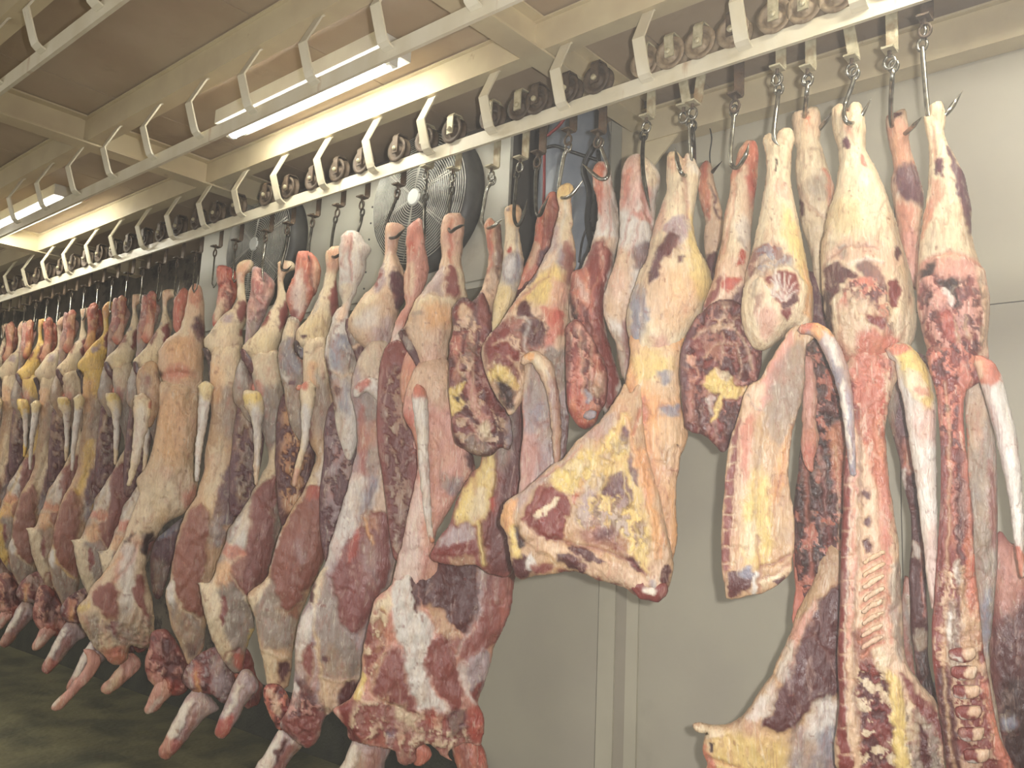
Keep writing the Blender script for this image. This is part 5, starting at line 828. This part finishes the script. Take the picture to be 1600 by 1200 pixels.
    mt.p('neck', '340,1010 362,1040 372,1070 380,1105 352,1100 330,1085 300,1080 285,1060 296,1035 315,1020', 'u', k=.5, off=-.04, patches=[('m/l/d', '295,1025 340,1015 378,1100 330,1085 290,1065', 6, 0, .7), ('l', '330,1030 355,1045 365,1080 340,1080', 8, 0, .7), ('s', '300,1040 315,1035 318,1060 304,1070', 5, 0, .8), ('o', '306,1050 312,1045 312,1075 306,1080', 3, 0, .8)], lump=1.5)
    mt.p('tail', band('386,616,9 395,625,16 401,643,12 402,665,8 402,700,6 401,730,5 399,756,3'), 'f', k=.9, off=.08, patches=[('y', '380,614 408,616 404,630 384,632', 4), ('w', '392,650 412,650 410,720 396,720', 5)], lump=.3)
def build_r(mt):
    mt.p('hind_leg', '369,420 374,410 382,406 392,407 397,413 392,424 384,430 381,442 386,470 385,500 380,520 380,542 374,560 364,568 350,565 334,557 323,548 318,532 330,516 348,492 362,482 370,468 370,440', 'f', k=.8, patches=[
      ('s', '370,416 388,410 388,425 380,440 370,436', 4, 0, .6), ('m', '372,476 382,470 386,495 376,505 370,492', 2.5, 2), ('m', '373,520 381,516 380,530 374,530', 2.5), ('l', '348,498 362,494 362,506 350,510', 4), ('g', '326,520 336,518 334,528', 3, 0, .6), ('h', '340,530 375,530 365,560 345,560', 10, 0, .5)], grooves=[('374,430 372,460 360,480', 2, 1.5, 'w', .4)])
    mt.p('hind_leg', '338,422 346,415 358,418 368,424 370,444 371,462 362,482 350,494 336,512 332,500 336,480 340,458', 'R', k=.75, off=-.09, patches=[('R/m/p', '336,420 370,420 368,470 345,500 334,490', 6, 0, .8), ('f', '336,480 350,475 350,495 336,508', 5, 0, .8), ('s', '340,420 352,418 350,440 340,440', 4, 0, .6), ('d', '350,460 366,462 360,478 350,475', 4, 0, .7)], grooves=[('358,420 360,445 366,460', 2, 3, 'd', .5)])
    mt.p('back', '330,560 336,542 356,536 374,542 380,590 386,640 388,700 392,740 386,775 376,800 366,830 354,856 346,882 336,905 328,930 322,980 318,1010 308,1035 296,1040 282,1010 268,980 262,950 258,925 266,905 270,870 280,830 290,800 300,785 308,770 318,740 322,700 330,650 328,600', 't', k=.42, cap=30, patches=[
      ('f', '328,555 350,530 378,540 382,590 340,600', 12, 0, .85), ('g', '340,615 378,605 384,660 366,690 345,680', 14, 0, .7), ('o', '330,570 350,575 345,620 332,630', 8, 0, .5), ('f', '335,700 350,690 350,730 338,770 325,800 315,820 320,770', 6, 0, .8), ('u', '358,726 370,732 372,770 368,812 350,815 332,810 340,770 348,745', 3.5, 2, .95), ('b', '330,815 362,815 350,850 330,850', 8, 0, .7), ('h', '348,818 362,815 358,830 350,835', 4),
      ('r', '290,810 306,790 318,790 326,820 322,870 318,910 322,950 312,965 292,950 272,920 268,895 274,860', 3.5, 5, .8), ('g', '264,930 290,955 316,972 320,1000 300,1030 282,1008 268,975', 7, 0, .9), ('s', '378,640 386,650 390,700 382,690', 4, 0, .6), ('w', '260,920 270,905 275,930 268,945', 3), ('d', '290,1000 306,1000 306,1020 294,1024', 4, 0, .6)],
      grooves=[('268,900 280,940 310,968', 2, 2, 'f', .5), ('352,690 340,740 322,790', 3, 2)], lump=1.1)
    mt.p('pelvic_cleft', band('320,545,4 325,556,5 330,572,5 330,592,4'), 'k', k=.5, off=.035)
    mt.p('neck', '240,985 262,985 280,1010 296,1040 300,1065 285,1085 262,1085 245,1075 232,1062 226,1040 232,1010', 'm', k=.55, off=-.04, patches=[('m/p/d', '240,985 270,1000 295,1050 280,1080 240,1070 228,1030', 6, 0, .75), ('d', '250,1000 270,1000 275,1050 258,1055', 6, 0, .8), ('p', '235,1050 260,1060 258,1080 240,1075', 5, 0, .7), ('R', '258,1060 282,1060 278,1082 262,1080', 5, 0, .5)], lump=1.6)
    mt.p('foreleg', '248,1060 236,1084 226,1106 230,1116 246,1110 262,1092 280,1070 265,1052', 'p', k=.8, off=-.03, patches=[('n', '244,1085 254,1085 236,1112 228,1108', 4, 0, .7)], grooves=[('256,1075 240,1102', 1.5, 2)])
    mt.p('tail', band('322,604,12 320,630,9 315,665,7 311,700,5.5 308,735,4 308,750,3'), 'w', k=.9, off=.08, patches=[('y', '308,596 336,598 332,620 312,620', 6, 0, .7)], lump=.3)
q = Meat('beef_carcass', 'beef carcass with two purple marks on its cream shank, right under the dim fan', 444, 410, .0)
build_q(q)
r_ = Meat('beef_carcass', 'beef carcass with pale rump and dark purple belly patch, right beside the big orange carcass', 382, 408, .0)
build_r(r_)
s_ = Meat('beef_carcass', 'big tan-orange beef carcass with broad smooth back and thin white tail, left of centre', 304, 446, .0)
s_.p('hind_leg', '293,465 296,450 304,443 313,448 318,462 320,500 320,545 318,570 316,600 308,620 290,625 262,612 252,590 247,572 247,555 252,540 264,528 280,514 288,495 290,480', 'h', k=.75, patches=[
  ('s', '294,452 312,448 314,475 300,480', 6, 0, .8), ('u', '300,505 312,498 320,515 318,530 304,528', 4, 2), ('o', '260,540 300,530 312,570 290,600 260,580', 16, 0, .6), ('s', '256,585 280,572 300,580 285,592 262,592', 5, 0, .8), ('k', '242,570 252,578 256,590 248,586', 2.5, -1), ('f', '282,505 296,500 290,525 275,530', 6, 0, .7)], grooves=[('256,590 280,584 305,588', 4, 3, 's', .4), ('300,470 296,500', 2, 2)])
s_.p('hind_leg', '272,470 280,455 290,450 296,462 292,490 286,510 276,520 270,505', 's', k=.75, off=-.1, patches=[('R', '274,470 288,462 286,500 276,505', 5, 0, .6)])
s_.p('haunch', '216,580 228,565 244,566 250,590 254,620 246,650 232,668 220,640 213,610', 't', k=.6, off=-.04, patches=[('g', '222,590 234,585 236,620 226,625', 5, 0, .7), ('m', '228,588 233,590 232,605 228,602', 2, 0, .7)])
s_.p('back', '252,596 300,600 316,590 314,640 308,690 303,720 309,745 308,770 302,792 288,802 270,812 252,826 244,842 232,852 228,890 236,930 242,975 240,1005 222,1014 204,1008 200,1030 188,1038 172,1036 160,1022 148,1010 134,990 120,955 134,935 142,918 158,900 172,880 184,858 196,832 206,802 218,772 212,752 226,732 238,702 246,652 250,625', 'c', k=.42, cap=34, patches=[
  ('o', '250,620 290,610 300,660 290,720 250,720 244,680', 18, 0, .6), ('f', '226,760 270,750 290,780 250,810 220,830 205,825', 14, 0, .6), ('t', '290,620 312,610 308,680 296,700', 8, 0, .8), ('s', '290,770 306,760 304,792 288,802', 5, 0, .8), ('g', '240,840 290,812 290,850 262,880 240,900', 6, 0, .5), ('k', '205,835 215,828 200,850 188,862', 2.5, -2), ('k', '226,835 240,832 244,860 230,868 222,855', 4, -2), ('p', '190,860 215,850 205,890 180,900', 7, 0, .8), ('w', '192,860 212,850 212,900 206,950 192,960 188,900', 6, 0, .8),
  ('r', '148,922 170,908 184,910 184,962 170,962 150,944 144,932', 2.5, 2, .9), ('r', '214,902 226,902 228,932 236,970 236,980 226,960 208,938', 2.5, 2, .9), ('d', '168,968 188,966 182,985 186,995 176,990', 3), ('f/g/m', '140,960 190,965 235,960 240,1005 200,1035 160,1020 135,985', 8, 0, .6), ('y', '120,950 138,935 142,942 128,955', 3), ('g', '130,965 150,955 160,985 142,1000', 7, 0, .8), ('g', '186,950 212,955 230,985 218,1010 190,1005', 9, 0, .8), ('f', '166,985 180,1000 200,1012 180,1010 160,1000', 4, 0, .7), ('R', '165,1010 200,1008 195,1035 172,1034', 6, 0, .5), ('s', '160,1015 190,1010 196,1030 175,1036', 5, 0, .7)],
  grooves=[('215,850 200,885 180,905', 3, 2.5, 's', .4), ('262,640 262,700 250,760', 5, 1.5), ('150,905 175,885 190,865', 2, 2, 'o', .5), ('170,975 200,1000 225,1000', 2.5, 3, 'm', .4)], lump=1.2)
s_.p('rib_side', '240,850 262,828 290,806 296,830 290,880 276,905 270,880 262,905 250,935 240,930 234,890', 'u', k=.4, off=-.05, patches=[('b', '244,830 285,806 276,830 250,845', 4), ('g', '240,880 260,880 258,915 245,920', 8, 0, .8)])
s_.p('foreleg', '130,1015 137,1035 118,1060 98,1085 81,1100 82,1109 96,1108 118,1086 145,1057 158,1035 150,1018', 'p', k=.8, off=-.04, patches=[('n', '104,1040 112,1042 88,1102 80,1098', 3, 0, .8), ('g', '118,1045 126,1048 104,1080', 3, 0, .7)], grooves=[('118,1030 96,1086', 1.6, 2)])
s_.p('foreleg', '200,1022 180,1050 160,1070 158,1080 172,1084 195,1066 220,1042 215,1026', 'p', k=.8, off=-.04, patches=[('f', '175,1055 190,1045 178,1078 162,1080', 5, 0, .7)])
s_.p('tail', band('222,625,14 222,645,13 218,680,9.5 212,715,7.5 205,745,5 201,758,3'), 'f', k=.9, off=.07, patches=[('w', '210,640 232,645 222,720 208,720', 6, 0, .7), ('s', '236,620 246,622 242,636 236,634', 3)], lump=.4)

def depth_at(hx, hy): return Plane(hx, hy).d
def transfer(h0, h1, stretch=1.0):
    s = depth_at(*h0) / depth_at(*h1)
    def T(a):
        a[:, 0] = h1[0] + (a[:, 0] - h0[0]) * s * stretch; a[:, 1] = h1[1] + (a[:, 1] - h0[1]) * s
        if a.shape[1] > 2: a[:, 2] *= s
        return a
    T.s = s
    return T
FAR = [('t', (262, 455), 'carcass with reddish shanks whose pale tail hangs left of the big orange carcass'),
       ('q', (214, 462), 'carcass with cream rump and red shank, second to the left of the big orange carcass'),
       ('r', (170, 473), 'yellowish beef carcass, third to the left of the big orange carcass'),
       ('q', (133, 484), 'beef carcass with white tail root, fourth to the left of the big orange carcass'),
       ('r', (98, 496), 'beef carcass with rough red hock, fifth to the left of the big orange carcass'),
       ('q', (66, 500), 'bright yellow rumped beef carcass, sixth to the left of the big orange carcass'),
       ('r', (36, 503), 'dark shanked beef carcass, seventh to the left of the big orange carcass'),
       ('q', (8, 508), 'beef carcass cut by the left edge of the photo'),
       ('r', (-18, 514), 'last visible beef carcass, only its shoulder inside the left edge')]
for i, (kind, hk, lab) in enumerate(FAR):
    src = (382, 408) if kind == 'r' else (444, 410)
    save = dict(PAL)
    if i in (2, 5): PAL['f'] = (228, 190, 98); PAL['h'] = (220, 180, 110)
    if i in (3, 6, 8): PAL['g'] = (168, 142, 118); PAL['R'] = (150, 76, 56)
    if i in (0, 4): PAL['t'] = (190, 160, 128); PAL['r'] = (126, 62, 56)
    z = Meat('beef_carcass', lab, hk[0], hk[1], .0, tf=transfer(src, hk))
    (build_r if kind == 'r' else build_q)(z)
    # each hangs by a second, rougher shank as well
    z.p('hind_leg', band(('%d,%d,9 %d,%d,10 %d,%d,9 %d,%d,12' % (src[0] - 30, src[1] + 6, src[0] - 32, src[1] + 32, src[0] - 34, src[1] + 62, src[0] - 40, src[1] + 92))), 's', k=.8, off=-.06, patches=[('R/m/t', '%d,%d %d,%d %d,%d %d,%d' % (src[0] - 42, src[1], src[0] - 20, src[1], src[0] - 24, src[1] + 50, src[0] - 40, src[1] + 50), 8, 0, .7), ('h', '%d,%d %d,%d %d,%d' % (src[0] - 50, src[1] + 70, src[0] - 26, src[1] + 60, src[0] - 30, src[1] + 100), 8, 0, .7)], lump=1.4)
    PAL.clear(); PAL.update(save)
# ------------------------------------------------------------------ trolleys on the rail and the hooks that hang from them
RY = YR[0]; RTOP = Z(1.528)
def ordinal(n): return ['first', 'second', 'third', 'fourth', 'fifth', 'sixth', 'seventh', 'eighth', 'ninth', 'tenth', 'eleventh', 'twelfth', 'thirteenth', 'fourteenth', 'fifteenth', 'sixteenth', 'seventeenth', 'eighteenth', 'nineteenth', 'twentieth'][n]
WR = .052
def make_trolley(x, mat, group, label, lean=0.0, foot=1.385):
    xf = x; x = x + lean; zc = Z(1.528) + WR - .004
    t = empty('rail_trolley', (x, RY + .007, RTOP), label, 'trolley', group)
    c = (x, RY - .006, zc)
    MB().disc((x, RY - .010, zc), (0, 1, 0), [(.012, .002), (.020, .002), (.022, .012), (WR - .016, .012), (WR - .012, .000), (WR + .006, -.002), (WR + .006, .004), (WR - .003, .009), (WR - .003, .025), (WR + .006, .030), (WR + .006, .036), (WR - .012, .030), (.012, .030)], 28).make('wheel', M['wheel'] if x > -1.62 else M['rust'], t, True)
    MB().disc((x, RY - .022, zc), (0, -1, 0), [(.011, 0), (.011, .008), (.006, .012), (0, .013)], 10).make('axle_bolt', M['galv'], t)
    p = [(RY - .020, zc - .020), (RY - .020, zc + WR + .004), (RY - .012, zc + WR + .016), (RY + .030, zc + WR + .018), (RY + .042, zc + WR + .006), (RY + .042, Z(foot) + .01), (RY + .036, Z(foot)), (RY - .012, Z(foot))]
    sb = MB().strip(p, -.017, .017, .006)
    zt = zc + WR
    sb.v = [(v[0] + xf + lean * min(1, max(0, (v[2] - Z(foot)) / (zc - Z(foot)))), v[1], v[2]) for v in sb.v]
    sb.make('strap', M[mat], t); x = xf
    MB().tube([(x, RY + .012, Z(foot) + .012), (x, RY + .012, Z(foot) - .022)], .006, 8).make('swivel_pin', M['rust'], t)
    yy = RY + .012; z0 = Z(foot) - .038
    MB().tube([(x + .016 * math.cos(a), yy, z0 + .020 * math.sin(a)) for a in np.linspace(0, 2 * math.pi, 15)], .0045, 6, False).make('eye', M['hook'] if mat != 'rust' else M['rust'], t, True)
    return t
def make_hook(path, group, label, dark=False, y=None, rad=.0072):
    """path: pixels eye > shank > bend > tip, on the plane of the rail"""
    yy = RY + .02 if y is None else y
    P_ = [hit(q[0], q[1], 1, yy + (q[2] if len(q) > 2 else 0)) for q in path]
    h = empty('meat_hook', P_[0], label, 'hook', group)
    pts = catmull(np.array(P_), 5, False)
    n = len(pts); rr = [rad * (1 if i < n - 6 else max(.12, (n - 1 - i) / 6)) for i in range(n)]
    mt = M['hook_dark' if dark else 'hook']
    MB().tube(pts, rr, 8).make('hook_body', mt, h, True)
    e = P_[0]
    MB().tube([(e[0] + .013 * math.cos(a), e[1], e[2] + .006 + .018 * math.sin(a)) for a in np.linspace(0, 2 * math.pi, 15)], .0048, 6, False).make('hook_eye', mt, h, True)
    return h
def far_hook(x):
    yy = RY + .012; z1 = Z(1.335)
    h = empty('meat_hook', (x, yy, z1), 'thin steel hook in the dim far row at the left', 'hook', 'far hooks at the left of the rail')
    MB().tube([(x, yy, z1), (x, yy, Z(1.17)), (x + .02, yy, Z(1.145)), (x + .045, yy, Z(1.165)), (x + .07, yy - .01, Z(1.24))], [.005, .005, .005, .005, .001], 6).make('hook_body', M['hook'], h, True)
def rail_x(px, py=None):
    y0 = 472 - .327 * px + 30
    return hit(px, y0 if py is None else py, 1, RY + .04)[0]
TR = [(1446, 30, 'rust', 0, 'rightmost split side', 'far right split side', [(1441, 73), (1443, 100), (1448, 160), (1452, 182), (1462, 188, -.01), (1480, 176, -.02), (1492, 160), (1504, 142)]),
      (1391, 80, 'galv', 0, 'lean side between the split sides', 'lean side between the split sides', [(1396, 106), (1394, 125), (1392, 175, .12), (1396, 205, .22), (1408, 212, .22), (1421, 203, .18), (1431, 193, .12), (1441, 182, .10)]),
      (1332, 92, 'galv', 0, 'wide pale split side', 'wide pale split side', [(1335, 118), (1331, 135), (1320, 165), (1319, 180, -.06), (1325, 192, -.06), (1338, 190), (1350, 174), (1361, 154)]),
      (1263, 108, 'galv', 0, 'side with the jutting shoulder', 'side with the jutting shoulder', [(1263, 128), (1260, 150), (1257, 190, .14), (1262, 205, .16), (1275, 206, .16), (1285, 196, .14), (1294, 184, .12), (1303, 171, .1)]),
      (1216, 108, 'galv', 0, 'hindquarter with the curled tail', 'hindquarter with the curled tail', [(1217, 142), (1214, 165, -.04), (1209, 205, -.06), (1211, 220, -.06), (1218, 228, -.06)]),
      (1150, 150, 'rust', 0, 'red shanked hindquarter', 'red shanked hindquarter', [(1147, 176), (1145, 200), (1141, 245), (1144, 259), (1152, 262, -.03), (1160, 252, -.05), (1167, 238, -.06), (1170, 224, -.06)]),
      (1084, 162, 'galv', 0, 'orange folded carcass', 'orange folded carcass', [(1078, 192), (1079, 215), (1080, 250), (1074, 272), (1066, 272, -.08), (1060, 258, -.08), (1057, 244, -.07), (1055, 231, -.07)]),
      (1070, 168, 'galv', 1, 'thin shank at the back', 'thin shank behind the orange carcass', [(1082, 200), (1084, 225), (1086, 262, .25), (1094, 280, .33), (1104, 278, .33), (1116, 265, .25), (1128, 252, .2)]),
      (1012, 184, 'galv', 1, 'broad hocked pink thigh', 'broad hocked pink thigh', [(1006, 214), (1004, 236, -.05), (1005, 270, -.09), (1010, 300, -.09), (1017, 330, -.07)]),
      (936, 208, 'rust', 0, 'glossy red thigh', 'glossy red thigh', [(938, 226), (944, 244), (951, 264), (949, 277, -.05), (940, 280, -.06), (930, 274, -.06), (920, 265, -.06), (910, 256, -.06)]),
      (890, 205, 'rust', 0, 'yellow topped hindquarter', 'yellow topped hindquarter', [(888, 232), (882, 242), (878, 262), (873, 295), (876, 308), (888, 308, -.04), (900, 296, -.04), (911, 281, -.04)]),
      (842, 240, 'rust', 1, 'raw shank behind', 'raw shank behind it', [(839, 262), (837, 285), (838, 330), (844, 336, -.02), (850, 322, -.04), (858, 306, -.04)]),
      (815, 248, 'galv', 1, 'blue-white shank', 'blue-white shank', [(808, 275), (806, 295), (803, 335), (808, 352), (815, 345), (820, 330), (824, 311)]),
      (770, 262, 'galv', 0, 'orange shanked leg', 'orange shanked leg', [(770, 284), (761, 296), (756, 322), (753, 344), (760, 356), (770, 354, -.05), (778, 348, -.05), (787, 341, -.05)]),
      (710, 265, 'galv', 1, 'near leg of the central carcass', 'near leg of the central carcass', [(706, 300), (703, 320), (700, 350), (704, 362, -.05), (712, 357, -.07), (720, 353, -.07), (727, 351, -.07)]),
      (668, 262, 'galv', 1, 'far leg of the central carcass', 'far leg of the central carcass', [(665, 310), (663, 330), (663, 358, -.05), (664, 376, -.05)]),
      (624, 290, 'rust', 1, 'near leg of the grey-thighed carcass', 'near leg of the grey-thighed carcass', [(620, 308), (612, 328), (604, 350), (606, 370), (618, 371, -.04), (626, 364, -.05), (635, 355, -.05)]),
      (568, 309, 'rust', 1, 'far leg of the grey-thighed carcass', 'far leg of the grey-thighed carcass', [(566, 334), (563, 350), (556, 372, -.05), (558, 388, -.05), (562, 394, -.05)]),
      (530, 322, 'rust', 1, 'carcass with the eye-like hole', 'carcass with the eye-like hole', [(524, 345), (520, 365), (517, 395), (522, 402, -.04), (530, 398, -.05), (534, 390, -.05)]),
      (491, 338, 'rust', 1, 'far leg of the carcass with the eye-like hole', 'far leg of the carcass with the eye-like hole', [(488, 352), (484, 375), (482, 398, -.05), (484, 412, -.05)]),
      (452, 350, 'rust', 1, 'carcass with two purple shank marks', 'carcass with two purple shank marks', [(450, 368), (446, 390), (440, 418, -.04), (448, 422, -.06), (456, 414, -.06)]),
      (418, 362, 'rust', 0, 'far leg of the carcass with two purple shank marks', 'far leg of the carcass with two purple shank marks', [(415, 378), (412, 400), (410, 425, -.04), (412, 440, -.04)])]
for i, (px, py, mt_, dk, wt, what, pth) in enumerate(TR):
    fp = hit(px, py, 1, RY + .02); x = fp[0]; foot = fp[2] - CAMH
    make_trolley(x, mt_, 'trolleys on the meat rail', ('rusty brown' if mt_ == 'rust' else 'grey steel') + ' trolley holding the ' + wt, foot=foot, lean={1084: .035, 1070: -.045, 1332: -.035}.get(px, 0))
    e = hit(pth[0][0], pth[0][1], 1, RY + .02)
    h = make_hook(pth, 'meat hooks below the rail', ('dark' if dk else 'bright') + ' steel hook through the ' + what, dark=bool(dk))
    a0 = (x, RY + .012, Z(foot) - .02); a1 = (e[0], RY + .02, e[2] + .02)
    if e[2] + .03 < Z(foot) - .04:        # a link of chain between the swivel and the hook eye
        MB().tube([a0, ((a0[0] + a1[0]) / 2 + .006, RY + .016, (a0[2] + a1[2]) / 2), a1], .0045, 7).make('chain_link', M['hook_dark' if dk else 'hook'], h, True)
# the trolleys far down the rail: too small to tell apart
for k in range(20):
    x = -4.14 - k * .21
    make_trolley(x, 'rust', 'far trolleys at the left of the rail', 'rusty wheeled trolley in the dim far row at the left of the meat rail')
    far_hook(x)
